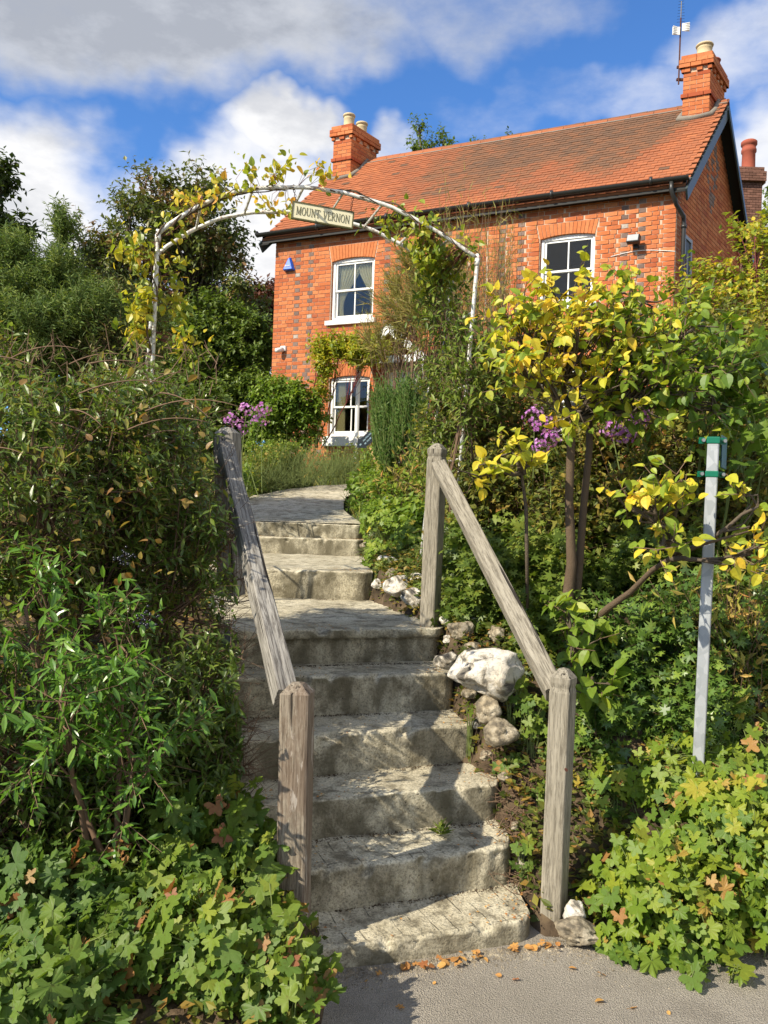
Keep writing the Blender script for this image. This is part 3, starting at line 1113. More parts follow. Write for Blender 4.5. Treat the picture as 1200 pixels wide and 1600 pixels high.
def sash_window(s0, s1, z0, z1, sill_h=0.09, apron=0.0):
    g = MB()
    f = 0.055
    bar(g, s0 + .002, s0 + f, z0, z1 - .03, .05, .13)
    bar(g, s1 - f, s1 - .002, z0, z1 - .03, .05, .13)
    bar(g, s0 + f, s1 - f, z1 - f - .02, z1, .05, .13)
    bar(g, s0 + f, s1 - f, z0 + .001, z0 + f, .05, .13)
    win = g.part('window', MAT['white'], house)
    bevel(win, 0.005, 1)
    a, b_, c, d = s0 + f, s1 - f, z0 + f, z1 - f - .02
    mz = (c + d) / 2
    for (lo, hi, t) in ((mz - .015, d, .07), (c, mz + .015, .098)):
        g = MB()
        r = 0.035
        bar(g, a + .001, a + r, lo, hi, t, t + .025)
        bar(g, b_ - r, b_ - .001, lo, hi, t, t + .025)
        bar(g, a + r, b_ - r, hi - r, hi, t, t + .025)
        bar(g, a + r, b_ - r, lo, lo + r * (1.0 if lo > c else 1.5), t, t + .025)
        bar(g, (a + b_) / 2 - .011, (a + b_) / 2 + .011, lo + r, hi - r, t + .001, t + .024)
        g.part('sash', MAT['white'], win)
        for (p, q) in ((a + r, (a + b_) / 2 - .011), ((a + b_) / 2 + .011, b_ - r)):
            g = MB()
            bar(g, p, q, lo + r, hi - r, t + .011, t + .014)
            g.part('pane', MAT['glass'], win)
    g = MB()
    bar(g, s0 - .07, s1 + .07, z0 - sill_h, z0 - .002, -0.06, .06)
    if apron:
        bar(g, s0, s1, z0 - .0, z0 + apron, .02, .049)
    so = g.part('sill', MAT['white'], win)
    bevel(so, 0.008, 2)
    return win


sash_window(*w1)
sash_window(*w2)
sash_window(*w3, 0.19, 0.0)
sash_window(*w4)


# curtains
def curtain(s0, s1, z0, z1, tie, label, amp=0.03, mirrored=False):
    nS, nZ = 60, 26
    V = []
    for k in range(nZ + 1):
        v = k / nZ
        zz = z1 + (z0 - z1) * v
        for i in range(nS + 1):
            u = i / nS
            wdt = 1.0
            if tie:
                wdt = 1 - 0.72 * sstep(0, 1, min(1, v / 0.75)) if v < .75 else 0.28 + .10 * (v - .75)
            uu = u * wdt
            s = s0 + (s1 - s0) * uu if not mirrored else s1 - (s1 - s0) * uu
            V.append(hp(s, 0.15 + .6 * amp * math.sin(u * 46 + 1.3 * math.sin(v * 3)) * (0.6 + .4 * wdt), zz))
    q = [(k * (nS + 1) + i, k * (nS + 1) + i + 1, (k + 1) * (nS + 1) + i + 1, (k + 1) * (nS + 1) + i) for k in range(nZ) for i in range(nS)]
    g = MB()
    g.add(V, np.array(q))
    c = g.top('curtain', MAT['curtain'], hp(s0, .2, z0), label, 'curtain', 'cream curtains', smooth=True)
    return c


m1 = (w1[0] + w1[1]) / 2
curtain(w1[0] + .02, m1 + .12, w1[2], w1[3] - .03, True, 'cream curtain tied back on the near side of the upper window under the roof sign')
curtain(m1 - .02, w1[1] - .02, w1[2] + .02, w1[3] - .03, True, 'cream curtain tied back at the far side of the upper window behind the shrub', mirrored=True)
curtain(w3[0] + .07, w3[0] + .26, w3[2], w3[3] - .05, False, 'narrow cream curtain hanging straight inside the ground floor window', 0.02)

# door with porch hood
g = MB()
bar(g, door[0], door[1], ZG, door[3], .08, .13)
dr = g.part('door', MAT['white'], house)
g = MB()
for (p, q) in ((ZG + .25, ZG + .95), (ZG + 1.1, door[3] - .15)):
    for (c, d) in ((door[0] + .1, sd - .05), (sd + .05, door[1] - .1)):
        bar(g, c, d, p, q, .065, .082)
g.part('door_panel', MAT['white'], dr)
hz0 = door[3] + 0.08
apx = (sd, hz0 + 0.58)
hood = MB()
for sgn in (-1, 1):
    e = (sd + sgn * 0.72, hz0)
    for (t, wd) in ((-0.62, .17), ):
        p0, p1 = hp(e[0], t, e[1]), hp(apx[0], t, apx[1])
        d = unit(p1 - p0)
        nn = unit(np.cross(d, UY))
        hood.box((p0 + p1) / 2, (d, UY, nn), (np.linalg.norm(p1 - p0) / 2, 0.02, wd / 2))
hood.box(hp(sd, -0.57, hz0 + 0.02), (UX, UY, UZ), (0.66, 0.025, 0.06))
for sgn in (-1, 1):
    hood.tube([hp(sd + sgn * .62, -.55, ZG), hp(sd + sgn * .62, -.55, hz0)], 0.04, 8)
ho = hood.part('porch', MAT['white'], house)
g = MB()
for sgn in (-1, 1):
    e = (sd + sgn * 0.78, hz0 + 0.02)
    q = [hp(e[0], -.66, e[1] + .05), hp(apx[0], -.66, apx[1] + .13), hp(apx[0], -.01, apx[1] + .13), hp(e[0], -.01, e[1] + .05)]
    g.add(q + [v - np.array([0, 0, .04]) for v in q], [(0, 1, 2, 3), (7, 6, 5, 4), (0, 4, 5, 1), (1, 5, 6, 2), (2, 6, 7, 3), (3, 7, 4, 0)], 1.2)
g.part('porch_roof', MAT['tile'], ho)

# roof
OV = 0.24            # eaves overhang
VG = 0.20            # verge overhang
sl = unit(np.array([D / 2 + 0.0, RIDGE - EAVE]))
LS = math.hypot(D / 2, RIDGE - EAVE)
NRM = unit(np.cross(UX, unit(UY * sl[0] + UZ * sl[1])))
if NRM[2] < 0:
    NRM = -NRM


def rp(s, d, off=0.0):
    """point on the front slope, d metres up from wall line"""
    return hp(s, d * sl[0], EAVE + d * sl[1]) + NRM * off


roof = MB()
for sgn in (0, 1):
    def q_(s, d, off):
        p = rp(s, d, off)
        if sgn:
            t = d * sl[0]
            p = hp(s, D - t, EAVE + d * sl[1]) + UZ * off
        return p
    c8 = [q_(s, d, o_) for o_ in (0.0, 0.05) for (s, d) in ((-VG + .03, -OV), (HW + VG - .03, -OV), (HW + VG - .03, LS), (-VG + .03, LS))]
    roof.add(c8, [(0, 1, 2, 3), (7, 6, 5, 4), (0, 4, 5, 1), (1, 5, 6, 2), (2, 6, 7, 3), (3, 7, 4, 0)], 1.4)
ro = roof.part('roof', MAT['tile'], house)
TW, TG = 0.168, 0.098
nrow = int((LS + OV) / TG) + 1
ncol = int((HW + 2 * VG) / TW) + 1
tl_rest = MB()
alltiles = []
for r in range(nrow):
    for c in range(ncol + 1):
        s = -VG + (c + (0.5 if r % 2 else 0.0)) * TW - TW * .25
        if s < -VG - 0.02 or s + TW > HW + VG + .06:
            continue
        alltiles.append((r, s))
TILE_M = None
tt = []
for (r, s) in alltiles:
    d = -OV + r * TG
    u, v = s / HW, (d + OV) / (LS + OV)
    # weathering: brown lichen film on the middle and upper roof, washed clean near the verge chimney
    k = 1.25 * float(sstep(0.02, 0.55, v + .18 * mnoise.noise((s * .7, d * .9, 2)))) * float(sstep(0.05, 0.5, u))
    clean = float(sstep(0.0, 0.13, u - (0.75 + 0.18 * v)))
    k *= 1 - 0.95 * clean
    k *= 1 - 0.55 * float(sstep(0.45, 0.1, u))
    tnt = np.clip(0.30 + 0.5 * rs.rand() + 0.95 * k + 0.3 * mnoise.noise((s * 2, d * 2, 5)), 0.0, 1.95)
    if rs.rand() < 0.02:
        tnt = 1.9
    tt.append(tnt)
near = sorted(range(len(alltiles)), key=lambda i: np.linalg.norm(rp(alltiles[i][1], -OV + alltiles[i][0] * TG) - np.array([0, 0, EYE])))
near = set(near[:300])
UPS = unit(UY * sl[0] + UZ * sl[1])
tilt = 0.10
ax_t = np.array([UX, unit(UPS + NRM * -tilt), unit(NRM + UPS * tilt)])
for i, (r, s) in enumerate(alltiles):
    d = -OV + r * TG
    c = rp(s + TW / 2, d + 0.075, 0.063) + NRM * (rs.rand() * 0.006)
    if i in near:
        if TILE_M is None:
            g = MB()
            g.box((0, 0, 0), I3, (TW / 2 - .002, 0.085, 0.007), 0.0)
            TILE_M = g.mesh('roof_tile', MAT['tile'], (0, 0, 0))
        o = bpy.data.objects.new('roof_tile', TILE_M)
        COL.objects.link(o)
        o.parent = ro
        o.matrix_local = Matrix.Translation(Vector(c - ORIGIN[ro.name])) @ Matrix(ax_t.T.tolist()).to_4x4()
        o['tint'] = float(tt[i])
    else:
        tl_rest.box(c, ax_t, (TW / 2 - .002, 0.085, 0.007), tt[i])
tl_rest.part('roof_tile_remainder', MAT['tile'], ro, kind='stuff')
# ridge tiles
nr = 19
RL = (HW + 2 * VG) / nr
for k in range(nr):
    g = MB()
    s0 = -VG + k * RL
    th = np.linspace(-0.15, math.pi + 0.15, 9)
    V = []
    for s, rr in ((s0 + .006, 0.105), (s0 + RL - .006, 0.105 - .006)):
        for t_ in th:
            V.append(hp(s, D / 2 + math.cos(t_) * rr, RIDGE + 0.0 + math.sin(t_) * rr * 0.9))
    g.add(V, [(j, j + 1, 9 + j + 1, 9 + j) for j in range(8)], 0.3 + 0.8 * rs.rand())
    g.add([hp(s0 + RL - .01, D / 2 - .1, RIDGE + .02), hp(s0 + RL + .006, D / 2 - .1, RIDGE + .02), hp(s0 + RL + .006, D / 2, RIDGE + .105), hp(s0 + RL - .01, D / 2, RIDGE + .105)], [(0, 1, 2, 3)], 1.8)
    g.part('ridge_tile', MAT['tile'], ro, smooth=True)
g = MB()
g.tube([hp(s, D / 2 - .115, RIDGE - .02) for s in np.linspace(-VG, HW + VG, 40)], 0.022, 6)
g.part('ridge_mortar', MAT['lead'], ro)

# barge boards, soffit, gutter, pipes
for sgn, s_edge in ((1, HW + VG), (-1, -VG)):
    for half in (0, 1):
        a_t, b_t = (-OV * sl[0] - .06, D / 2) if half == 0 else (D + OV * sl[0] + .06, D / 2)
        za, zb_ = EAVE - (OV + .06) * sl[1] - 0.03, RIDGE - 0.03
        p0, p1 = hp(s_edge, a_t, za), hp(s_edge, b_t, zb_)
        d = unit(p1 - p0)
        nn = unit(np.cross(d, UX))
        if nn[2] > 0:
            nn = -nn
        g = MB()
        g.box((p0 + p1) / 2 + nn * 0.075, (d, UX, nn), (np.linalg.norm(p1 - p0) / 2, 0.016, 0.10))
        bevel(g.part('bargeboard', MAT['barge'], house), 0.004, 1)
        # soffit between wall and board
        g = MB()
        q = [hp(s_edge - sgn * .02, a_t, za - .02), hp(s_edge - sgn * .02, b_t, zb_ - .02), hp(s_edge - sgn * (VG - .0), b_t, zb_ - .02), hp(s_edge - sgn * VG, a_t, za - .02)]
        g.add(q, [(0, 1, 2, 3)])
        g.part('verge_soffit', MAT['soffit'], house)
g = MB()
ze = EAVE - OV * sl[1] * 0.72
g.box(hp(HW / 2, -OV * sl[0] + .01, ze + .0), (UX, UY, UZ), (HW / 2 + VG - .02, 0.014, 0.085))
g.box(hp(HW / 2, -OV * sl[0] / 2 + .01, ze - .045), (UX, UY, UZ), (HW / 2 + VG - .03, OV * sl[0] / 2 - .01, 0.01))
g.part('fascia', MAT['soffit'], house)
g = MB()
gut = []
nG = 60
V = []
th = np.linspace(math.pi, 2 * math.pi, 9)
for k in range(nG + 1):
    s = -VG - .05 + (HW + 2 * VG + .1) * k / nG
    for t_ in th:
        V.append(hp(s, -OV * sl[0] - .075 + math.cos(t_) * .062, ze + .085 + math.sin(t_) * .062 + .0 + .012 * math.sin(k * .05)))
g.add(V, [(k * 9 + j, (k + 1) * 9 + j, (k + 1) * 9 + j + 1, k * 9 + j + 1) for k in range(nG) for j in range(8)])
for k in (10, 21, 33, 44, 56):
    s = -VG + (HW + 2 * VG) * k / nG
    g.tube([hp(s - .02, -OV * sl[0] - .075, ze + .08), hp(s + .02, -OV * sl[0] - .075, ze + .08)], 0.069, 12)
g.tube([hp(-VG - .05, -OV * sl[0] - .075, ze + .083), hp(-VG - .04, -OV * sl[0] - .075, ze + .083)], 0.064, 12)
g.part('gutter', MAT['black_metal'], house, smooth=True)
g = MB()
sg = HW + 0.03
g.tube([hp(HW - .02, -OV * sl[0] - .075, ze + .03), hp(HW - .02, -OV * sl[0] - .07, ze - .10), hp(sg, -.12, ze - .30), hp(sg + .05, 0.10, ze - .42), hp(sg + .05, .12, ze - .55), hp(sg + .05, .12, ZG)], 0.035, 10)
for z in (ze - .60, ze - 1.6, ze - 2.8):
    g.tube([hp(sg + .05, .12, z), hp(sg + .05, .12, z + .05)], 0.045, 10)
g.part('downpipe', MAT['black_metal'], house, smooth=True)
g = MB()
g.tube([hp(HW + .07, .36, 3.4), hp(HW + .07, .36, ze - .95)], 0.025, 8)
g.tube([hp(HW + .07, .36, ze - 1.9), hp(HW + .09, .34, ze - 2.0), hp(HW + .09, .2, ze - 2.1)], 0.03, 8)
g.part('waste_pipe', MAT['grey_metal'], house, smooth=True)
g = MB()
g.tube([hp(HW - 1.0 + k * .1, -.012, ze - .98 + .05 * math.sin(k * .35)) for k in range(11)], 0.006, 5)
g.part('cable', MAT['white'], house)


# chimneys
def chimney(name, s0, s1, t0, t1, zt, zbase, mat, mmat, corbel=True):
    base = thing if False else None
    core = MB()
    core.box(hp((s0 + s1) / 2, (t0 + t1) / 2, (zbase + zt) / 2), (UX, UY, UZ), ((s1 - s0) / 2 - .008, (t1 - t0) / 2 - .008, (zt - zbase) / 2 - .004))
    ch = core.part('chimney', mmat, house)
    g = MB()
    n = int((zt - zbase) / CH)
    for k in range(n):
        z = zt - (k + 1) * CH
        e = 0.0
        tn = 0
        if corbel:
            if k == 0:
                e = 0.035
            elif k in (1, 2):
                e = 0.06
            elif k == 3:
                e = 0.03
            elif k == 9:
                e = 0.03
                tn = 1
        dent = corbel and k == 3
        for (o_, ax0, ax1, L, W_) in (('f', s0, s1, 's', t0), ('b', s0, s1, 's', t1), ('l', t0, t1, 't', s0), ('r', t0, t1, 't', s1)):
            a, b_ = ax0 - e, ax1 + e
            bl = 0.112 if dent else 0.22
            nb = max(1, round((b_ - a) / bl))
            offs = 0.5 if k % 2 else 0.0
            xs = [a] + [a + (j + offs) * (b_ - a) / nb for j in range(0 if offs else 1, nb)] + [b_]
            for x0, x1 in zip(xs[:-1], xs[1:]):
                if dent and int(round((x0 - a) / bl)) % 2:
                    continue
                out = -1 if o_ in 'fl' else 1
                mid = (x0 + x1) / 2
                dpt = 0.02 + e / 2
                cc = W_ + out * (e - dpt)
                tn_ = rs.rand() if not tn else 1.0
                if L == 's':
                    g.box(hp(mid, cc, z + CH / 2), (UX, UY, UZ), ((x1 - x0) / 2 - .005, dpt, CH / 2 - .005), tn_)
                else:
                    g.box(hp(cc, mid, z + CH / 2), (UX, UY, UZ), (dpt, (x1 - x0) / 2 - .005, CH / 2 - .005), tn_)
    g.part('brick', mat, ch, kind='stuff')
    return ch


def pot(ch, c, r, h, mat):
    g = MB()
    g.lathe(c, [(r * 1.15, -0.02), (r * 1.12, 0.03), (r, 0.05), (r * .97, h * .62), (r * 1.02, h * .66), (r * 1.02, h * .72), (r * .96, h * .75), (r * .96, h * .84), (r * 1.14, h * .86), (r * 1.18, h * .93), (r * 1.1, h), (r * .82, h), (r * .8, h * .5)], 18)
    g.part('chimney_pot', mat, ch, smooth=True)


tA = D / 2 - 0.52
a1 = solve_s(548, 250, tA)
a0 = solve_s(520, 250, tA)
a2 = solve_t(588, 260, a1)
zA = zat(534, 196, (a0 + a1) / 2, tA)
c1 = chimney('chimney', a0, a1, tA, a2, zA, EAVE + .9, MAT['brick'], MAT['mortar'])
pot(c1, hp((a0 + a1) / 2, tA + .2, zA), 0.115, 0.30, MAT['pot'])
pot(c1, hp((a0 + a1) / 2, a2 - .25, zA), 0.115, 0.30, MAT['pot'])
tB = D / 2 - 0.42
b1 = solve_s(1109, 140, tB)
b0 = solve_s(1067, 140, tB)
b2 = solve_t(1132, 150, b1)
zB = zat(1080, 84, (b0 + b1) / 2, tB)
b2 = min(max(b2, tB + .7), tB + 1.3)
c2 = chimney('chimney', b0, b1, tB, b2, zB, EAVE + 1.2, MAT['brick'], MAT['mortar'])
pot(c2, hp((b0 + b1) / 2 + .06, tB + .2, zB), 0.13, 0.24, MAT['pot'])
pot(c2, hp((b0 + b1) / 2 + .08, b2 - .25, zB), 0.11, 0.20, MAT['redpot'])
# mortar fillets where the stacks meet the tiles
for (s0, s1, t0, t1, ch) in ((a0, a1, tA, a2, c1), (b0, b1, tB, b2, c2)):
    g = MB()
    zz = lambda t: EAVE + min(t, D - t) * sl[1] / sl[0] + .05
    g.tube([hp(s0 - .04, D / 2, zz(D / 2) - .02), hp(s0 - .04, t0 - .04, zz(t0) + .03), hp((s0 + s1) / 2, t0 - .06, zz(t0) + .0), hp(s1 + .04, t0 - .04, zz(t0) + .03), hp(s1 + .05, (t0 + D / 2) / 2, zz((t0 + D / 2) / 2) + .01), hp(s1 + .04, D / 2, zz(D / 2) + .03)], 0.055, 8)
    g.part('flashing', MAT['lead'], ch, smooth=True)

# aerial on the right chimney
ma = hp(b0 - .07, tB - .02, 0)
Ya = ma[1]
za0, za1 = EYE + ray(1063, 132)[2] * Ya, EYE + ray(1063, 2)[2] * Ya
ant = thing('tv_aerial', 'thin tall television aerial with small white reflector strapped to the near chimney', 'aerial', (ma[0], ma[1], za0))
g = MB()
g.tube([(ma[0], ma[1], za0), (ma[0], ma[1], za0 + (za1 - za0) * .8)], 0.014, 8)
g.part('mast', MAT['rust'], ant)
g = MB()
zr_ = EYE + ray(1063, 50)[2] * Ya
top_ = np.array([ma[0] - .0, ma[1], za1])
g.tube([(ma[0], ma[1], zr_ - .08), top_], 0.009, 6)
for k in range(9):
    z = zr_ + .18 + k * .052
    g.tube([(ma[0] - .07 + .003 * k, ma[1], z - .01), (ma[0] + .07 - .003 * k, ma[1], z + .01)], 0.003, 4)
g.part('director_array', MAT['black_metal'], ant)
g = MB()
for sx, tl_ in ((-1, 0.0), (1, 0.07)):
    for k in range(5):
        z = zr_ - .06 + k * .03 + tl_
        g.tube([(ma[0] + sx * .02, ma[1] - .02, z), (ma[0] + sx * .145, ma[1] - .05, z + .012)], 0.009, 5)
    g.box((ma[0] + sx * .085, ma[1] - .03, zr_ + tl_), I3, (.066, .006, .07))
g.part('reflector', MAT['white'], ant)
g = MB()
g.box((ma[0] + .03, ma[1] + .03, za0 + .10), I3, (.06, .02, .02))
g.box((ma[0] + .03, ma[1] + .03, za0 + .32), I3, (.06, .02, .02))
g.part('bracket', MAT['rust'], ant)

# alarm box, floodlight, camera
sA = solve_s(454, 413)
zA_ = zat(454, 424, sA)
al = thing('alarm_box', 'blue triangular alarm box high on the far corner of the brick wall', 'alarm', hp(sA, -.06, zA_))
hgt, hw_ = 0.27, 0.125
V = [hp(sA - hw_, -.012, zA_), hp(sA + hw_, -.012, zA_), hp(sA + .02, -.012, zA_ + hgt), hp(sA - .02, -.012, zA_ + hgt)]
V += [hp(sA - hw_ + .02, -.09, zA_ + .02), hp(sA + hw_ - .02, -.09, zA_ + .02), hp(sA + .012, -.06, zA_ + hgt - .03), hp(sA - .012, -.06, zA_ + hgt - .03)]
g = MB()
g.add(V, [(4, 5, 6, 7), (0, 1, 5, 4), (1, 2, 6, 5), (2, 3, 7, 6), (3, 0, 4, 7), (3, 2, 1, 0)])
bevel(g.part('case', MAT['blue'], al), 0.008, 2)
g = MB()
for k, (w0, h0) in enumerate(((.012, .028), (.010, .02), (.006, .028), (.010, .02), (.006, .026), (.010, .02))):
    s = sA - .052 + k * .019
    g.box(hp(s + .006, -.088, zA_ + .075 + h0 / 2), (UX, UY, UZ), (w0 / 2, .006, h0 / 2))
g.part('lettering', MAT['white'], al)

sF = solve_s(995, 378)
zF = zat(995, 378, sF)
fl = thing('floodlight', 'small dark floodlight on the brick wall beside the near upper window', 'floodlight', hp(sF, -.05, zF))
g = MB()
axf = (UX, unit(UY - UZ * .35), unit(UZ + UY * .35))
g.box(hp(sF, -.15, zF), axf, (.10, .045, .07))
bevel(g.part('housing', MAT['black_metal'], fl), 0.012, 2)
g = MB()
g.box(hp(sF, -.15, zF) - axf[1] * .047, axf, (.085, .004, .055))
g.part('lens', MAT['grey_metal'], fl)
g = MB()
g.tube([hp(sF, -.0, zF - .01), hp(sF, -.12, zF - .01)], 0.02, 8)
g.box(hp(sF, -.02, zF - .07), (UX, UY, UZ), (.035, .03, .04))
g.part('bracket', MAT['black_metal'], fl)

sC = solve_s(444, 545)
zC = zat(444, 545, sC)
cc = thing('security_camera', 'small white security camera low on the far edge of the brick wall', 'camera', hp(sC, -.05, zC))
g = MB()
g.box(hp(sC, -.02, zC + .0), (UX, UY, UZ), (.055, .02, .05))
g.part('mount', MAT['white'], cc)
g = MB()
g.tube([hp(sC, -.04, zC - .02), hp(sC - .05, -.13, zC - .05), hp(sC - .06, -.16, zC - .06)], [.05, .045, .04], 12)
g.part('body', MAT['white'], cc, smooth=True)

# ---------------------------------------------------------------- neighbouring house behind
NY = 25.0
nb0 = P(1153, 300, NY)
nb1 = P(1190, 300, NY)
ztop = P(1170, 262, NY)[2]
nh = thing('neighbour_house', 'brown brick house far behind with a tall dark chimney and red pot', 'house', (nb0[0] + 2.2, NY + 2, 3.0))
g = MB()
nw = nb1[0] - nb0[0]
g.box((nb0[0] + nw / 2, NY + .4, ztop / 2 + .2), I3, (nw / 2 - .008, .4, ztop / 2 - .2))
chn = g.part('chimney', MAT['mortar_dark'], nh)
g = MB()
z = ztop - CH
k = 0
while z > 5.0:
    e = 0.07 if k in (2, 3, 4, 5) else (0.03 if k < 2 else 0.0)
    n_ = 4
    for j in range(n_ + (k % 2)):
        x0 = nb0[0] - e + (nw + 2 * e) * max(0, (j - .5 * (k % 2))) / n_
        x1 = nb0[0] - e + (nw + 2 * e) * min(1, (j + 1 - .5 * (k % 2)) / n_)
        g.box(((x0 + x1) / 2, NY - e, z + CH / 2), I3, ((x1 - x0) / 2 - .006, .03 + e, CH / 2 - .006), rs.rand())
    for j in range(4):
        y0 = NY + .0 + j * .2
        g.box((nb1[0] + e, y0 + .1, z + CH / 2), I3, (.02 + e * .4, .094, CH / 2 - .006), rs.rand())
    z -= CH
    k += 1
g.part('brick', MAT['dark_brick'], chn, kind='stuff')
g = MB()
pc = P(1178, 262, NY)
g.lathe((pc[0], NY + .4, ztop - .05), [(.22, 0), (.2, .05), (.19, .65), (.22, .68), (.22, .76), (.2, .8), (.2, .88), (.235, .9), (.235, 1.0), (.2, 1.03), (.15, 1.03), (.15, .5)], 18)
g.part('chimney_pot', MAT['redpot'], chn, smooth=True)
g = MB()
x0, x1, y0, y1 = nb1[0] + .02, nb1[0] + 8, NY + .1, NY + 6
g.box(((x0 + x1) / 2, (y0 + y1) / 2, 4.2), I3, ((x1 - x0) / 2, (y1 - y0) / 2, 2.2))
g.part('wall', MAT['dark_brick'], nh)
g = MB()
rz = 8.2
V = [(x0 - .05, y0 - .3, 6.3), (x1 + .2, y0 - .3, 6.3), (x1 + .2, (y0 + y1) / 2, rz), (x0 - .05, (y0 + y1) / 2, rz), (x0 - .05, y1 + .3, 6.3), (x1 + .2, y1 + .3, 6.3)]
g.add(V, [(0, 1, 2, 3), (3, 2, 5, 4), (0, 3, 4), (1, 5, 2), (0, 4, 5, 1)], 1.5)
g.part('roof', MAT['tile'], nh)

# ---------------------------------------------------------------- metal garden arch and hanging sign
AL = P(247, 366, 5.35)
AR = P(746, 404, 5.62)
DV = np.array([-0.135, 0.46, 0.0])
apex_z = P(440, 291, 5.47)[2]


def hoop(off, drop=0.0, shrink=0.0):
    l, r = AL + off, AR + off
    l, r = l + (r - l) * shrink, r - (r - l) * shrink
    l, r = l - [0, 0, drop], r - [0, 0, drop]
    pts = []
    for t in np.linspace(0, 1, 33):
        p = l + (r - l) * t
        k = abs(2 * t - 1)
        rise = np.interp(t, [0, .03, .106, .2, .307, .45, .57, .71, .81, .91, 1], [0, 16, 45, 71, 85, 92, 88, 73, 52, 27, 0]) / 92
        p[2] = l[2] + (r[2] - l[2]) * t + (apex_z - drop - (l[2] + .45 * (r[2] - l[2]))) * rise
        pts.append(p)
    return l, r, np.array(pts)


arch = thing('garden_arch', 'white painted tubular metal garden arch spanning the steps with flaking paint', 'arch', (AL + AR) / 2 * [1, 1, 0] + [0, 0, 1.0])
hoops = []
for off in (np.zeros(3), DV):
    l, r, pts = hoop(off)
    hoops.append((l, r, pts))
    g = MB()
    g.tube(pts, 0.0135, 10)
    g.part('hoop', MAT['arch'], arch, smooth=True)
    for e, bx in ((l, P(236, 620, 5.35 + off[1])), (r, P(722, 690, 5.62 + off[1]))):
        bt = np.array([bx[0] + (off[0] if off[1] else 0) * 0, e[1], 0.9])
        if off[1]:
            bt[0] = e[0] + (-0.05 if e is l else -0.09)
        g = MB()
        dirv = unit(np.array([bt[0], e[1], bx[2]]) - e)
        g.tube([e + [0, 0, .03], e, e + dirv * (e[2] - 0.85) / -dirv[2]], 0.0135, 10)
        g.tube([e + [0, 0, .0], e + dirv * .05], 0.018, 10)
        g.part('leg', MAT['arch'], arch, smooth=True)
for k in (4, 9, 14, 18, 22, 26, 29):
    g = MB()
    g.tube([hoops[0][2][k], hoops[1][2][k]], 0.009, 6)
    g.part('cross_bar', MAT['arch'], arch)
for z in (1.5, 2.0, 2.5, 3.0):
    for e in (0, 1):
        p, q = hoops[0][e].copy(), hoops[1][e].copy()
        p[2] = q[2] = z
        sh = -0.075 * (hoops[0][e][2] - z)
        p[0] += sh * .5
        q[0] += sh * .35
        g = MB()
        g.tube([p, q], 0.008, 6)
        g.part('cross_bar', MAT['arch'], arch)

SL, SR = P(457, 328, 5.44), P(551, 345, 5.53)
sc_ = (SL + SR) / 2
sx = unit((SR - SL) * [1, 1, 1])
syv = unit(np.cross(UZ, sx))
szv = np.cross(sx, syv)
SW = np.linalg.norm(SR - SL) / 2
SH = 0.054
sign = thing('house_sign', 'small cream sign reading MOUNT VERNON hanging on chains from the arch', 'sign', sc_)
g = MB()
g.box(sc_, (sx, syv, szv), (SW, 0.008, SH))
bevel(g.part('board', MAT['cream'], sign), 0.002, 1)
g = MB()
fr_ = 0.0045
for (cx_, cz_, hx_, hz_) in ((0, SH, SW + fr_, fr_), (0, -SH, SW + fr_, fr_), (-SW, 0, fr_, SH - fr_), (SW, 0, fr_, SH - fr_)):
    g.box(sc_ + sx * cx_ + szv * cz_, (sx, syv, szv), (hx_, 0.011, hz_))
g.part('border', MAT['olive'], sign)
# lettering, strokes in a unit box: x0,y0,x1,y1,weight
GL = {
    'M': [(.12, 0, .12, 1, .06), (.12, 1, .5, .1, .14), (.5, .1, .88, 1, .06), (.88, 0, .88, 1, .15), (0, 0, .24, 0, .05), (.76, 0, 1, 0, .05), (0, 1, .16, 1, .05), (.86, 1, 1, 1, .05)],
    'U': [(.14, 1, .14, .35, .15), (.14, .35, .3, .06, .13), (.3, .06, .6, .02, .09), (.6, .02, .84, .3, .07), (.84, .3, .84, 1, .06), (0, 1, .3, 1, .05), (.72, 1, .98, 1, .05)],
    'N': [(.14, 0, .14, 1, .06), (.14, 1, .86, 0, .15), (.86, 0, .86, 1, .06), (0, 0, .28, 0, .05), (0, 1, .2, 1, .05), (.74, 1, 1, 1, .05)],
    'T': [(.5, 0, .5, 1, .15), (.02, 1, .98, 1, .07), (.02, 1, .02, .8, .05), (.98, 1, .98, .8, .05), (.34, 0, .66, 0, .05)],
    'V': [(.1, 1, .5, 0, .15), (.5, 0, .9, 1, .06), (0, 1, .26, 1, .05), (.76, 1, 1, 1, .05)],
    'E': [(.16, 0, .16, 1, .15), (.05, 1, .85, 1, .06), (.05, 0, .9, 0, .06), (.16, .52, .62, .52, .06), (.85, 1, .85, .82, .05), (.9, 0, .9, .2, .05)],
    'R': [(.16, 0, .16, 1, .15), (.05, 1, .55, 1, .06), (.55, 1, .8, .88, .10), (.8, .88, .8, .64, .13), (.8, .64, .55, .5, .10), (.55, .5, .16, .5, .06), (.45, .5, .95, 0, .15), (.04, 0, .3, 0, .05)],
}
th = np.linspace(0, 2 * np.pi, 17)
GL['O'] = [(.5 + .42 * math.cos(a), .5 + .5 * math.sin(a), .5 + .42 * math.cos(b2_), .5 + .5 * math.sin(b2_), .05 + .10 * abs(math.cos((a + b2_) / 2))) for a, b2_ in zip(th[:-1], th[1:])]
text = 'MOUNT VERNON'
adv = {' ': .45, 'M': 1.12, 'E': .78, 'R': .85, 'T': .92}
tot = sum(adv.get(ch, 1.0) for ch in text) + 0.16 * (len(text) - 1)
kx = (2 * SW * 0.88) / tot
hh = 0.052
x = -SW * 0.88
g = MB()
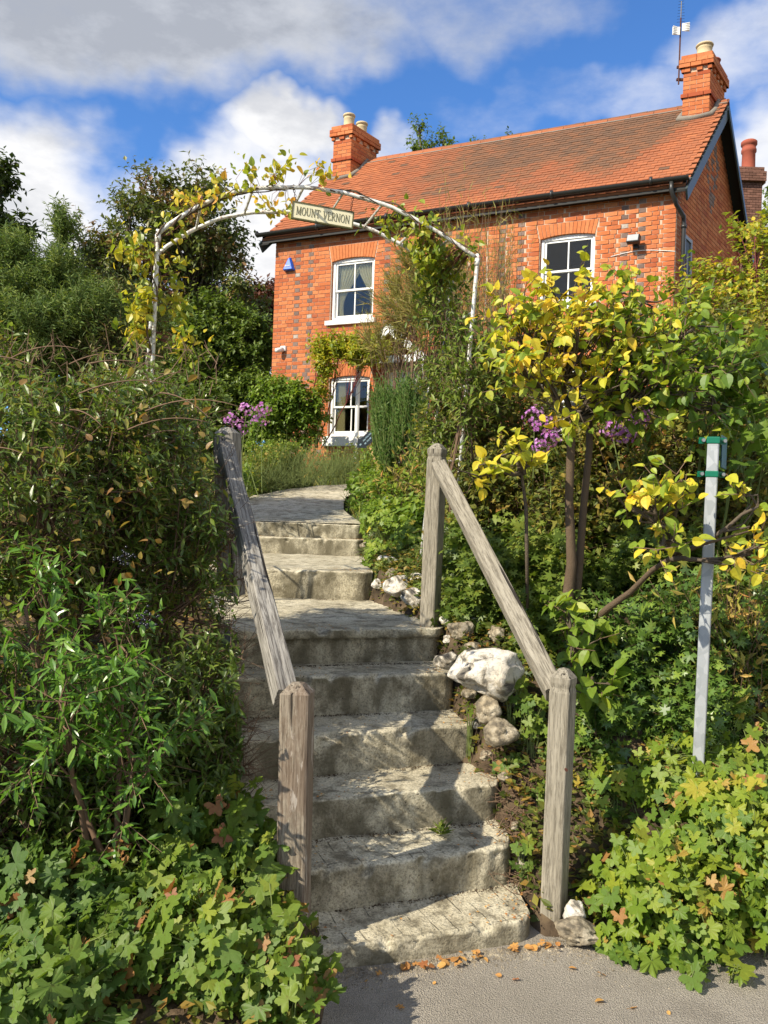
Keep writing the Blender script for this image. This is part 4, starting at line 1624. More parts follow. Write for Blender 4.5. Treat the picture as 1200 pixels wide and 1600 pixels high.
for ch in text:
    wch = adv.get(ch, 1.0) * kx
    for (x0, y0, x1, y1, wt) in GL.get(ch, []):
        a = sc_ + sx * (x + x0 * wch) + szv * (y0 - .5) * hh - syv * 0.0095
        c = sc_ + sx * (x + x1 * wch) + szv * (y1 - .5) * hh - syv * 0.0095
        d = c - a
        L = np.linalg.norm(d)
        d = d / L
        g.box((a + c) / 2, (d, syv, np.cross(d, syv)), (L / 2 + .0008, 0.0012, wt * kx * .42))
    x += wch + 0.16 * kx
lt = g.part('lettering', MAT['olive'], sign)
for px in (463, 549):
    k = min(range(33), key=lambda i: abs((ray(px, 300)[0] * hoops[0][2][i][1]) - hoops[0][2][i][0]))
    tp = hoops[0][2][k]
    tgt = sc_ + sx * (-SW * .9 if px < 500 else SW * .9) + szv * SH
    nlk = max(3, int(np.linalg.norm(tp - tgt) / 0.016))
    g = MB()
    for j in range(nlk):
        c = tp + (tgt - tp) * (j + .5) / nlk
        a_ = np.linspace(0, 2 * np.pi, 9)[:-1]
        side = sx if j % 2 else syv
        ring = [c + side * math.cos(q) * .006 + UZ * math.sin(q) * .011 for q in a_]
        g.tube(ring + [ring[0]], 0.0022, 4)
    g.tube([tp - UZ * .018, tp + sx * .02, tp + UZ * .018, tp - sx * .02, tp - UZ * .018], 0.0035, 5)
    g.part('chain', MAT['rust'], sign)

# ---------------------------------------------------------------- galvanised post, arrow sign, pier
gp = thing('metal_post', 'galvanised steel post with green clamps standing in the geraniums', 'post', P(1090, 1235, 3.55))
pb, pt = P(1089, 1240, 3.55), P(1115, 688, 3.55)
zx = unit(pt - pb)
bb, ax, ring = timber_bar(pb - zx * .15, pt, 0.047, 0.047, math.radians(-24), 0.0, 4, 5)
o = bb.part('tube', MAT['galv'], gp)
g = MB()


def clamp(py0, py1, name):
    f0 = (1240 - py0) / (1240 - 688)
    f1 = (1240 - py1) / (1240 - 688)
    c = pb + (pt - pb) * (f0 + f1) / 2
    hh_ = np.linalg.norm(pt - pb) * abs(f1 - f0) / 2
    g = MB()
    g.box(c, (ax[0], ax[1], zx), (.027, .027, hh_))
    q = bevel(g.part(name, MAT['green_band'], gp), 0.004, 2)
    for sgn in (-1, 1):
        g = MB()
        g.box(c + np.array([sgn * .045, .012, 0]), (np.array([1, 0, 0]), np.array([0, 1, 0]), zx), (.012, .006, hh_ * .9))
        g.part('clamp_lug', MAT['green_band'], q)
        g = MB()
        g.tube([c + np.array([sgn * .046, .0, 0]), c + np.array([sgn * .046, -.012, 0])], .008, 8)
        g.part('bolt', MAT['screw'], q)


clamp(694, 683, 'clamp')
clamp(746, 736, 'clamp')
g = MB()
pc = P(1128, 706, 3.62)
g.box(pc + np.array([.02, .03, .0]), (unit(np.array([.5, .86, 0])), unit(np.array([-.86, .5, 0])), UZ), (.07, .003, .07))
g.part('sign_back', MAT['dark_plate'], gp)

ya = 12.6
ar = thing('arrow_sign', 'black slate arrow sign tilted on a pale wooden stake at the path end', 'sign', P(590, 745, ya))
sx_ = unit(P(586, 676, ya) - P(558, 700, ya))
sz_ = unit(np.cross(sx_, np.array([0, 1.0, 0])))
sz_ = sz_ if sz_[2] > 0 else -sz_
c0 = P(571, 689, ya)
k_ = ya / 1295
pts2 = [(-17, 1), (-5, -10.5), (-5, -7.5), (17, -8), (17, 8), (-5, 7.5), (-5, 11.5)]
fr = [c0 + sx_ * x_ * k_ + sz_ * y_ * k_ for x_, y_ in pts2]
bk_ = [p + np.array([0, .02, 0]) for p in fr]
g = MB()
g.add(fr + bk_, [tuple(range(7))] + [tuple(range(13, 6, -1))] + [(i, i + 7, (i + 1) % 7 + 7, (i + 1) % 7) for i in range(7)])
g.part('board', MAT['slate'], ar)
g = MB()
for (x0, x1, y0) in ((-3, 2, 2), (3, 9, 3), (10, 15, 3.4), (-4, -1, -3), (1, 6, -2.4), (7, 10, -2), (-11, -8, .5)):
    n_ = 5
    for j in range(n_):
        xa = x0 + (x1 - x0) * j / n_
        a = c0 + sx_ * xa * k_ + sz_ * (y0 + (1.3 if j % 2 else -1.0)) * k_ - [0, .002, 0]
        c = c0 + sx_ * (xa + (x1 - x0) / n_) * k_ + sz_ * (y0 + (-1.0 if j % 2 else 1.3)) * k_ - [0, .002, 0]
        g.tube([a, c], 0.0035, 4)
g.part('writing', MAT['chalk'], ar)
g = MB()
g.box((P(577, 697, ya) + P(597, 748, ya)) / 2 + [0, .03, 0], (unit(P(577, 693, ya) - P(597, 748, ya)), np.array([0, 1.0, 0]), unit(np.cross(unit(P(577, 693, ya) - P(597, 748, ya)), np.array([0, 1.0, 0])))), (.30, .009, .016))
g.part('stake', MAT['stake'], ar)

pr_ = P(588, 735, 13.4)
pz0 = 2.0
g = MB()
rs2 = np.random.RandomState(3)
for k in range(8):
    for j in range(3):
        g.box((pr_[0] - .14 + j * .145 + (0.05 if k % 2 else 0), pr_[1], pz0 - .1 + k * .062), I3, (.068, .10, .027), rs2.rand())
g.top('brick_pier', MAT['dark_brick'], (pr_[0], pr_[1], pz0), 'low worn brick pier at the end of the path under the arrow sign', 'pier')
# ---------------------------------------------------------------- foliage tools
def tmpl(V, F):
    return np.array(V, float), np.array(F, np.int64)


T_DIA = tmpl([(0, 0, 0), (.30, .45, .07), (0, 1, -.08), (-.30, .45, .07)], [(0, 1, 2), (0, 2, 3)])
T_NARROW = tmpl([(0, 0, 0), (.12, .45, .03), (0, 1, -.1), (-.12, .45, .03)], [(0, 1, 2), (0, 2, 3)])
T_NEEDLE = tmpl([(-.03, 0, 0), (.03, 0, 0), (0, 1, .0)], [(0, 1, 2)])
T_LANCE = tmpl([(0, 0, 0), (.11, .22, .02), (.155, .48, .03), (.09, .78, 0), (0, 1, -.07), (-.09, .78, 0), (-.155, .48, .03), (-.11, .22, .02), (0, .35, -.015), (0, .68, -.03)],
               [(0, 1, 8), (1, 2, 8), (2, 9, 8), (2, 3, 9), (3, 4, 9), (9, 4, 5), (9, 5, 6), (8, 9, 6), (8, 6, 7), (0, 8, 7)])
_o = [(0.0, 0.0), (.18, .07), (.31, .24), (.345, .43), (.28, .66), (.13, .86), (0.0, 1.0)]
_V = [(x, y, .17 * abs(x) * 1.6 - .20 * y * y) for x, y in _o] + [(-x, y, .17 * abs(x) * 1.6 - .20 * y * y) for x, y in _o[1:-1][::-1]] + [(0, .33, -.035), (0, .66, -.10)]
T_OVATE = tmpl(_V, [(0, 1, 12), (1, 2, 12), (2, 3, 12), (3, 13, 12), (3, 4, 13), (4, 5, 13), (5, 6, 13), (6, 7, 13), (7, 8, 13), (8, 9, 13), (9, 12, 13), (9, 10, 12), (10, 11, 12), (11, 0, 12)])


def palm_template(seed, lobes=5, curl=0.4):
    """rounded geranium leaf: lobes with blunt teeth round a centre near the stalk"""
    r_ = np.random.RandomState(seed)
    out = []
    span = math.radians(305)
    for k in range(lobes):
        a0 = -span / 2 + span * (k + .5) / lobes
        w_ = span / lobes
        Lb = 0.56 * (1.0 - 0.16 * abs(k - (lobes - 1) / 2) / (lobes / 2)) * (1 + .08 * r_.randn())
        out += [(a0 - w_ * .47, Lb * .60), (a0 - w_ * .36, Lb * .82), (a0 - w_ * .25, Lb * .80), (a0 - w_ * .13, Lb * .97), (a0, Lb * 1.04), (a0 + w_ * .13, Lb * .95), (a0 + w_ * .26, Lb * .80), (a0 + w_ * .37, Lb * .74)]
    V = [(0, .42, -.045)]
    for a, r in out:
        a += .02 * r_.randn()
        cup = .09 * math.sin(a * 5 / math.radians(305) * 2 * math.pi + math.pi / 2) * r
        V.append((math.sin(a) * r, .42 + math.cos(a) * r, cup * curl * 1.6 + .10 * r * r_.randn() * curl - .22 * curl * r * r * 2))
    n = len(out)
    return tmpl(V, [(0, i + 1, i) if False else (0, (i + 1) % n + 1, i + 1) for i in range(n - 0) if i != n - 1])


T_PALM = palm_template(1)
T_PALM2 = palm_template(2)
T_PALM3 = palm_template(5, 7, .5)
T_PALM4 = palm_template(9, 5, .85)
T_STAR = tmpl([(0, .35, 0)] + [(math.sin(a) * r, .40 + math.cos(a) * r, -.1 * r) for a, r in
               [(math.radians(d), rr) for d, rr in ((-150, .35), (-105, .52), (-75, .22), (-50, .58), (-25, .25), (0, .62), (25, .25), (50, .58), (75, .22), (105, .52), (150, .35))]],
              [(0, i + 1, i) for i in range(1, 11)])
_b = []
for k in range(5):
    y = k / 4
    _b += [(-.035 * (1 - y * .9), y, -.32 * y * y), (.035 * (1 - y * .9), y, -.32 * y * y)]
T_BLADE = tmpl(_b, [(0, 1, 3), (0, 3, 2), (2, 3, 5), (2, 5, 4), (4, 5, 7), (4, 7, 6), (6, 7, 9), (6, 9, 8)])
_f = [(0, .5, 0)]
for k in range(10):
    a = k * math.pi / 5
    r = .5 if k % 2 else .26
    _f.append((math.sin(a) * r, .5 + math.cos(a) * r, .05))
T_FLOWER = tmpl(_f, [(0, i % 10 + 1, (i + 1) % 10 + 1) for i in range(10)])


class Leaves:
    def __init__(s):
        s.p, s.x, s.y, s.z, s.s, s.t = [], [], [], [], [], []

    def add(s, pos, d, n, size, tint):
        y = unit(d)
        n = np.asarray(n, float)
        z = unit(n - (n * y).sum(-1, keepdims=True) * y)
        x = np.cross(y, z)
        for l, v in zip((s.p, s.x, s.y, s.z, s.s, s.t), (pos, x, y, z, size, tint)):
            l.append(v)

    def arrays(s):
        return [np.concatenate(v) for v in (s.p, s.x, s.y, s.z, s.s, s.t)]


def in_view(p):
    Y = np.maximum(p[:, 1], .1)
    return (p[:, 1] > .5) & (np.abs(p[:, 0]) < Y * .50) & (np.abs(p[:, 2] - EYE) < Y * .65)


def emit(L, T, mat, parent, name='leaf', singles=0, keep=None, rest='foliage', kind=None, variants=None, visible_only=False):
    p, x, y, z, s, t = L.arrays()
    if keep is not None:
        k = keep(p + y * s[:, None] * .5)
        p, x, y, z, s, t = [v[k] for v in (p, x, y, z, s, t)]
    if not len(p):
        return
    org = ORIGIN[parent.name]
    pick = np.zeros(len(p), bool)
    if singles:
        d = np.linalg.norm(p - [0, 0, EYE], axis=1) / s
        d[~in_view(p)] += 1e6
        pick[np.argsort(d)[:singles]] = True
        Ts = variants or [T]
        ms = []
        for TT in Ts:
            g = MB()
            g.add(TT[0], TT[1])
            ms.append(g.mesh(name, mat, (0, 0, 0), len(TT[0]) > 14))
        for i in np.where(pick)[0]:
            o = bpy.data.objects.new(name, ms[i % len(ms)])
            COL.objects.link(o)
            o.parent = parent
            M = np.eye(4)
            M[:3, 0], M[:3, 1], M[:3, 2] = x[i] * s[i], y[i] * s[i], z[i] * s[i]
            M[:3, 3] = p[i] - org
            o.matrix_local = Matrix(M.tolist())
            o['tint'] = float(t[i])
    r = ~pick
    if r.any():
        V, F = T
        W = (p[r][:, None] + (V[None, :, 0, None] * x[r][:, None] + V[None, :, 1, None] * y[r][:, None] + V[None, :, 2, None] * z[r][:, None]) * s[r][:, None, None])
        n, k = W.shape[:2]
        FF = (F[None] + (np.arange(n) * k)[:, None, None]).reshape(-1, F.shape[1])
        g = MB()
        g.add(W.reshape(-1, 3), FF, np.repeat(t[r], k))
        g.part(rest, mat, parent, smooth=k > 14, kind=kind or ('stuff' if n > 300 and singles else None))


def tubes(g, A, B_, r0, r1, n=3, bend=None, rs=None):
    """many short stems at once, A,B_ (N,3)"""
    N = len(A)
    if not N:
        return
    M_ = (A + B_) / 2
    if bend is not None:
        M_ = M_ + bend
    pts = np.stack([A, M_, B_], 1)
    d = unit(B_ - A)
    ref = np.where(np.abs(d[:, 2:3]) < .9, [[0, 0, 1.0]], [[1.0, 0, 0]])
    a = unit(np.cross(d, ref))
    b = np.cross(d, a)
    th = np.arange(n) * 2 * np.pi / n
    r0 = np.broadcast_to(r0, (N,))
    r1 = np.broadcast_to(r1, (N,))
    R = np.stack([r0, (r0 + r1) / 2, r1], 1)
    V = pts[:, :, None] + R[:, :, None, None] * (np.cos(th)[None, None, :, None] * a[:, None, None] + np.sin(th)[None, None, :, None] * b[:, None, None])
    q = []
    for i in range(2):
        for j in range(n):
            q.append((i * n + j, (i + 1) * n + j, (i + 1) * n + (j + 1) % n, i * n + (j + 1) % n))
    q = np.array(q)
    F = (q[None] + (np.arange(N) * 3 * n)[:, None, None]).reshape(-1, 4)
    g.add(V.reshape(-1, 3), F)


def B(px, py, Y, rpx, rpy, rY, n=20):
    """crown lobe: centre and radii measured in the photograph at distance Y"""
    return (P(px, py, Y), np.array([rpx * Y / FPX, rY, rpy * Y / FPX]), n)


def keep_clear(p):
    """nothing grows into the free way over the steps and path"""
    c = corridor(p[:, 0], p[:, 1], -0.03)
    base = path_h(p[:, 1])
    return ~(c & (p[:, 2] > base - .3) & (p[:, 2] < base + 2.3))


def plant(name, label, cat, base, blobs, leafT, leafM, stemM, seed, size=0.05, shoots=8, nl=8, slen=0.2, up=0.4, side=0.9,
          trunk_r=0.03, trunks=1, limb_r=0.012, twig_r=0.004, tint=(0, 1), tintf=None, group=None, singles=0, shell=0.45, droop=0.0,
          keep=keep_clear, variants=None, smooth_n=5, stems_px=True, trunk_name='trunk', limb_from=None, gtilt=0.35, jitter=0.7, szvar=.25):
    r = np.random.RandomState(seed)
    base = np.asarray(base, float)
    t = thing(name, label, cat, base, group)
    wood, tw = MB(), MB()
    L = Leaves()
    for bi, (c, rad, M) in enumerate(blobs):
        # limb from the base to the lobe
        b0 = base + np.array([r.uniform(-.06, .06) * trunks, r.uniform(-.06, .06) * trunks, 0])
        start = limb_from[bi] if limb_from is not None else b0
        if trunk_r and start is not None:
            n = 9
            mid = (start + c) / 2 + r.randn(3) * np.linalg.norm(c - start) * .07 + [0, 0, .0]
            tt_ = np.linspace(0, 1, n)[:, None]
            pts = start * (1 - tt_) ** 2 + 2 * mid * tt_ * (1 - tt_) + c * tt_ ** 2
            pts += r.randn(n, 3) * .008 * np.linalg.norm(c - start) * np.sin(tt_ * np.pi)
            wood.tube(pts, np.linspace(trunk_r, limb_r, n), 8)
            line = pts[n // 2:]
        else:
            line = np.array([c - [0, 0, rad[2] * .6], c])
        u = unit(r.randn(M, 3))
        rr = r.rand(M) ** shell
        cp = c + u * rr[:, None] * rad
        cp[:, 2] = np.maximum(cp[:, 2], ground(cp[:, 0], cp[:, 1]) + .02)
        src = line[r.randint(0, len(line), M)]
        if limb_r:
            tubes(wood, src, cp, limb_r * .7, twig_r, 4, r.randn(M, 3) * .08 * np.linalg.norm(cp - src, axis=1, keepdims=True))
        K = shoots
        cpk = np.repeat(cp, K, 0)
        outd = np.repeat(unit((cp - c) / rad), K, 0)
        d = unit(outd * .7 + np.array([0, 0, up]) + r.randn(M * K, 3) * jitter)
        ln = slen * r.uniform(.5, 1.3, M * K)
        end = cpk + d * ln[:, None]
        end[:, 2] -= droop * ln
        if twig_r:
            tubes(tw, cpk, end, twig_r * .7, twig_r * .3, 3)
        f = (np.arange(nl) + .7) / nl
        N = M * K * nl
        pos = (cpk[:, None] + (end - cpk)[:, None] * f[None, :, None]).reshape(-1, 3)
        dd = np.repeat(unit(end - cpk), nl, 0)
        ph = np.tile(np.arange(nl) * 2.4, M * K) + np.repeat(r.rand(M * K) * 6.28, nl)
        ref = unit(np.cross(dd, unit(r.randn(N, 3) * .1 + [0.1, .2, 1])))
        o2 = np.cross(dd, ref)
        per = ref * np.cos(ph)[:, None] + o2 * np.sin(ph)[:, None]
        ld = unit(dd * (1 - side * .6) + per * side + r.randn(N, 3) * .2 + [0, 0, -.15])
        nn = unit(np.array([0, 0, 1.0]) * .9 + dd * .2 + SUND * .5 + r.randn(N, 3) * gtilt)
        sz = size * np.clip(1 + r.randn(N) * szvar, .45, 1.6)
        tn = r.rand(N)
        tn = .65 * tn + .35 * np.repeat(r.rand(M), K * nl)
        tn = tint[0] + (tint[1] - tint[0]) * tn
        if tintf is not None:
            tn = np.clip(tn + tintf(pos), 0, 1)
        L.add(pos, ld, nn, sz, tn)
    if wood.n:
        wood.part(trunk_name, stemM, t, smooth=True)
    if tw.n:
        tw.part('twigs', stemM, t, kind='stuff')
    emit(L, leafT, leafM, t, 'leaf', singles, keep, variants=variants)
    return t


G = make_leaf
G1, G2, G3 = (.030, .062, .012), (.060, .115, .020), (.11, .17, .03)
LM = {}
LM['privet'] = G('privet_leaf', [(0, (.038, .070, .018)), (.4, (.080, .135, .026)), (.74, (.14, .195, .04)), (.86, (.21, .18, .05)), (1, (.17, .09, .04))], .32, .32, .5)
LM['privet_fresh'] = G('fresh_privet_leaf', [(0, (.05, .12, .022)), (.6, (.085, .19, .03)), (1, (.15, .26, .045))], .3, .35, .5)
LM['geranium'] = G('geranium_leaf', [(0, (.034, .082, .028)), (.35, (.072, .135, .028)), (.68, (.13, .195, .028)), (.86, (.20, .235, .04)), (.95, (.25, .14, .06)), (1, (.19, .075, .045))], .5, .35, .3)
LM['geranium_sun'] = G('sunny_geranium_leaf', [(0, (.040, .095, .025)), (.4, (.10, .175, .022)), (.75, (.19, .25, .03)), (.92, (.32, .29, .05)), (1, (.26, .13, .06))], .5, .35, .3)  # lighter, yellower copy of the geranium leaf, sunlight put into its colour
LM['yellow'] = G('yellow_green_leaf', [(0, (.07, .14, .025)), (.38, (.16, .24, .03)), (.6, (.34, .36, .035)), (.82, (.55, .43, .045)), (1, (.46, .27, .06))], .45, .32, .3)
LM['olive'] = G('olive_leaf', [(0, (.045, .07, .018)), (.45, (.10, .13, .03)), (.75, (.20, .19, .04)), (1, (.26, .14, .05))], .5, .35, .25)
LM['dark'] = G('dark_tree_leaf', [(0, (.028, .050, .016)), (.45, (.066, .100, .026)), (.75, (.12, .145, .042)), (1, (.20, .115, .06))], .45, .25, .35)
LM['mid'] = G('mid_green_leaf', [(0, (.038, .072, .017)), (.5, (.09, .145, .026)), (.9, (.165, .215, .04)), (1, (.2, .17, .04))], .45, .3, .3)
LM['bright'] = G('bright_green_leaf', [(0, (.06, .12, .02)), (.5, (.12, .20, .028)), (.9, (.22, .28, .035)), (1, (.4, .36, .05))], .45, .35, .3)
LM['conifer'] = G('gorse_spine', [(0, (.045, .085, .03)), (.5, (.095, .155, .045)), (1, (.20, .25, .06))], .6, .2, .2)
LM['copper'] = G('copper_leaf', [(0, (.045, .018, .016)), (1, (.12, .05, .035))], .5, .25, .3)
LM['vine'] = G('arch_vine_leaf', [(0, (.07, .14, .02)), (.4, (.20, .25, .03)), (.7, (.45, .38, .04)), (.9, (.50, .25, .06)), (1, (.40, .12, .05))], .4, .38, .35)
LM['broom'] = G('broom_stem_green', [(0, (.10, .12, .035)), (.5, (.19, .20, .055)), (1, (.32, .27, .09))], .6, .2, .2)
LM['rosemary'] = G('rosemary_green', [(0, (.035, .085, .025)), (.6, (.07, .14, .03)), (1, (.12, .18, .05))], .5, .2, .2)
LM['grass'] = G('autumn_grass', [(0, (.07, .13, .025)), (.45, (.15, .20, .04)), (.7, (.30, .26, .08)), (.9, (.42, .30, .12)), (1, (.42, .18, .06))], .6, .35, .2)
LM['phlox'] = G('phlox_petal', [(0, (.30, .10, .42)), (.6, (.42, .20, .62)), (1, (.54, .34, .76))], .5, .35, .2)
LM['ivy'] = G('ivy_leaf', [(0, (.032, .070, .018)), (.55, (.075, .145, .028)), (1, (.17, .25, .045))], .35, .2, .5)
LM['dead'] = G('fallen_leaf', [(0, (.30, .15, .06)), (.5, (.40, .25, .09)), (1, (.26, .11, .05))], .7, .25, .2)
LM['berry'] = make_plain('black_berry', (.012, .012, .02), .2, .6)

# ---------------------------------------------------------------- left side: hedge and undergrowth
NOZ = None


def keep_hedge(p):
    xl = np.interp(p[:, 1], cor_y, cor_l)
    lim = np.interp(p[:, 1], [2.2, 3.0, 3.6, 4.5, 5.5], [-.43, -.47, -.62, -.98, -1.25])
    return (p[:, 0] < lim) | (p[:, 2] < .1)


plant('privet_hedge', 'tall overgrown privet hedge with bare twigs on top, crowding the rotten handrail', 'hedge', (-1.5, 3.6, .5),
      [B(-130, 790, 3.5, 260, 245, .55, 95), B(70, 770, 3.55, 170, 215, .5, 110), B(225, 820, 4.0, 120, 190, .55, 90), B(300, 930, 4.0, 85, 210, .5, 70),
       B(190, 650, 4.1, 120, 55, .45, 40), B(290, 720, 4.5, 60, 60, .4, 26)],
      T_LANCE, LM['privet'], MAT['twig'], 11, size=.044, shoots=9, nl=9, slen=.17, up=.35, trunk_r=.022, limb_r=.009, twig_r=.0028, singles=250, keep=keep_hedge, shell=.4)
plant('privet_bush', 'fresh glossy privet shoots hanging out of the lower hedge over the geraniums', 'shrub', (-.95, 2.9, .35),
      [B(95, 1090, 2.75, 115, 150, .16, 16), B(210, 1180, 2.8, 75, 110, .14, 12), B(190, 1010, 2.85, 90, 70, .12, 10), B(40, 950, 2.9, 60, 90, .14, 8)],
      T_LANCE, LM['privet_fresh'], MAT['twig'], 12, size=.050, shoots=5, nl=8, slen=.16, up=.1, trunk_r=.012, limb_r=.006, twig_r=.0025, singles=280, keep=keep_hedge, shell=.5, jitter=.8)
plant('privet_shrub', 'shaded dark privet mass between the hedge and the lowest steps', 'shrub', (-.9, 3.4, .4),
      [B(320, 1090, 3.45, 75, 130, .3, 60), B(170, 1200, 3.2, 150, 130, .3, 70), B(0, 1200, 3.0, 150, 200, .3, 70), B(-160, 1150, 2.8, 160, 260, .35, 70), B(350, 1200, 3.25, 55, 80, .2, 26)],
      T_LANCE, LM['privet'], MAT['twig'], 13, size=.044, shoots=7, nl=9, slen=.15, up=.2, trunk_r=.015, limb_r=.007, twig_r=.0025, keep=keep_hedge, tint=(0, .75))

# bare twigs and bramble canes over the hedge
r = np.random.RandomState(77)
br = thing('bramble', 'bare brown bramble canes arching through the top of the left hedge', 'bramble', (-1.6, 3.6, .5))
g = MB()
for k in range(22):
    px0, py0 = r.uniform(-60, 250), r.uniform(545, 760)
    Y = r.uniform(3.05, 3.7)
    p0 = P(px0, py0, Y)
    an = r.uniform(-.6, .9)
    ln = r.uniform(.12, .42)
    p1 = p0 + np.array([math.cos(an) * ln, r.uniform(-.15, .1), -math.sin(an) * ln * .6])
    m_ = (p0 + p1) / 2 + [0, 0, ln * .18]
    tt_ = np.linspace(0, 1, 8)[:, None]
    g.tube(p0 * (1 - tt_) ** 2 + 2 * m_ * tt_ * (1 - tt_) + p1 * tt_ ** 2, np.linspace(.0034, .0014, 8), 5)
g.part('cane', MAT['twig'], br, smooth=True, kind='stuff')
g = MB()
A = np.array([P(r.uniform(-40, 340), r.uniform(540, 620), r.uniform(3.3, 3.9)) for _ in range(120)])
tubes(g, A, A + r.randn(120, 3) * [.05, .04, .03] + [0, 0, .06], .0022, .0012, 3)
g.part('dry_twig', MAT['twig'], br, kind='stuff')
lv = Leaves()
A = np.array([P(r.uniform(0, 330), r.uniform(540, 1000), r.uniform(3.0, 3.3)) for _ in range(90)])
lv.add(A, r.randn(90, 3), r.randn(90, 3) * .5 + [0, -.3, 1], r.uniform(.025, .045, 90), r.uniform(.84, 1.0, 90))
emit(lv, T_OVATE, LM['privet'], br, 'leaf', 90, keep_hedge)

# clusters of black privet berries
for (px, py, Y, lab) in ((225, 965, 2.72, 'cluster of black privet berries below the middle of the hedge'), (190, 870, 3.0, 'cluster of black berries deep in the hedge above the other'),):
    c = P(px, py, Y)
    g = MB()
    for k in range(26):
        q = c + r.randn(3) * [.022, .015, .018]
        g.lathe(q, [(.0, -.005), (.0035, -.0035), (.005, 0), (.0035, .0035), (0, .005)], 7)
    g.top('berry_cluster', LM['berry'], c, lab, 'berries', smooth=True)


# ---------------------------------------------------------------- geranium mounds
def geranium(label, spots, seed, mat, size, singles, group='hardy geranium mounds', tint=(0, 1), redf=.05, keep=keep_clear):
    """spots: (px, py, Y, rx_px, ry_px, rY, n)"""
    r = np.random.RandomState(seed)
    cs = [(P(a, b_, Y), np.array([rx * Y / FPX, rY, ry * Y / FPX]), n) for a, b_, Y, rx, ry, rY, n in spots]
    c0 = cs[0][0]
    gz = float(ground(c0[0], c0[1]))
    t = thing('geranium', label, 'plant', (c0[0], c0[1], max(0, gz)), group)
    L, st = Leaves(), MB()
    for c, rad, n in cs:
        n = int(n * (1.6 if n > 90 else 1))
        u = unit(r.randn(n, 3) * [1, 1, .9] + [0, -.35, .5])
        rr = (.55 + .5 * r.rand(n))
        pos = c + u * rr[:, None] * rad
        pos[:, 2] = np.maximum(pos[:, 2], np.maximum(ground(pos[:, 0], pos[:, 1]), 0) + .02 + .04 * r.rand(n))
        out = unit(u + [0, 0, .25] + r.randn(n, 3) * .35)
        d = unit(np.cross(out, r.randn(n, 3)) * .7 + np.array([0, -.3, -.45]))
        sz = size * np.clip(1 + r.randn(n) * .36, .35, 1.55)
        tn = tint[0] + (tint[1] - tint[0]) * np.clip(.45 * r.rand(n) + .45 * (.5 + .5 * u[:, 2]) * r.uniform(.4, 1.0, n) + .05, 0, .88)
        red = r.rand(n) < redf
        tn[red] = r.uniform(.93, 1.0, red.sum())
        nrm = unit(out * .6 + SUND * .8 + r.randn(n, 3) * .3)
        L.add(pos - d * sz[:, None] * .4, d, nrm, sz, tn)
        root = c + r.randn(n, 3) * rad * .25
        root[:, 2] = np.maximum(ground(root[:, 0], root[:, 1]), 0)
        tubes(st, root, pos, .0022, .0015, 3, np.array([0, 0, .04]))
    st.part('stems', MAT['green_twig'], t, kind='stuff')
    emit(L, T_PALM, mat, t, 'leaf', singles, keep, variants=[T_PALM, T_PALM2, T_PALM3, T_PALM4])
    return t


def keep_gl(p):
    """left bed: spills a little over the first step and pavement"""
    lim = np.interp(p[:, 1], [2.0, 2.6, 2.9, 3.1, 3.4, 4.0], [-.02, -.06, -.13, -.33, -.40, -.5])
    return p[:, 0] < lim


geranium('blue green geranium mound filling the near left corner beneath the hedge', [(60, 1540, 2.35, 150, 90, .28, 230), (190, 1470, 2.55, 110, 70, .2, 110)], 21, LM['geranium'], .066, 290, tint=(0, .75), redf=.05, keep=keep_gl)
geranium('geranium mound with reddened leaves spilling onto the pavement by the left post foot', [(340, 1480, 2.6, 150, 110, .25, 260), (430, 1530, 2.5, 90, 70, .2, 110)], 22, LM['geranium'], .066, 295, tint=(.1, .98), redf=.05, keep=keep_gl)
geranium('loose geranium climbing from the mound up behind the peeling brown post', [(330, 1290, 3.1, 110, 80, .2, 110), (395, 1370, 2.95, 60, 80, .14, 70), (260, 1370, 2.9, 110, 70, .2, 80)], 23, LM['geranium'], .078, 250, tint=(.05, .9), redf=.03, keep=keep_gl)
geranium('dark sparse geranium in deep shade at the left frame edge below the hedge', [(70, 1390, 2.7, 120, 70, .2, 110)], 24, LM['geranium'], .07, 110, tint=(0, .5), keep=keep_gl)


def keep_gr(p):
    return (p[:, 0] > np.interp(p[:, 1], [2.5, 3.1, 3.6, 4.2], [.76, .78, .78, .70])) & (p[:, 2] > 0)


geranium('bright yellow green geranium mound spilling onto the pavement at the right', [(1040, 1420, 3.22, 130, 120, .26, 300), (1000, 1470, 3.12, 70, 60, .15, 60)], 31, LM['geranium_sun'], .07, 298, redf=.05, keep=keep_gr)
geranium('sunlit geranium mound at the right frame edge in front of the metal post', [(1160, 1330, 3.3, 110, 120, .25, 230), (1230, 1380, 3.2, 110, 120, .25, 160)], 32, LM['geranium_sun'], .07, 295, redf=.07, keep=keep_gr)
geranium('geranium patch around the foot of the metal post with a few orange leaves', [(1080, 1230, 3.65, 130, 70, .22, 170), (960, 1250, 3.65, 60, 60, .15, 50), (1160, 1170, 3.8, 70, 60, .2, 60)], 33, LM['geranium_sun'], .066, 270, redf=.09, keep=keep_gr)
geranium('small geranium tufts beside the lower right post on the stony bank', [(830, 1110, 3.95, 35, 35, .08, 26), (815, 1340, 3.45, 25, 30, .05, 14), (860, 1180, 3.9, 30, 60, .1, 26), (790, 1200, 3.85, 22, 20, .06, 14)], 34, LM['geranium'], .055, 80, tint=(.1, .9), keep=lambda p: keep_clear(p))
geranium('green geranium beside the seventh step under the upper right post', [(660, 945, 5.4, 22, 22, .12, 22), (590, 930, 6.2, 18, 14, .12, 14), (720, 800, 6.0, 50, 60, .3, 90)], 35, LM['geranium'], .06, 120, tint=(.3, .9))
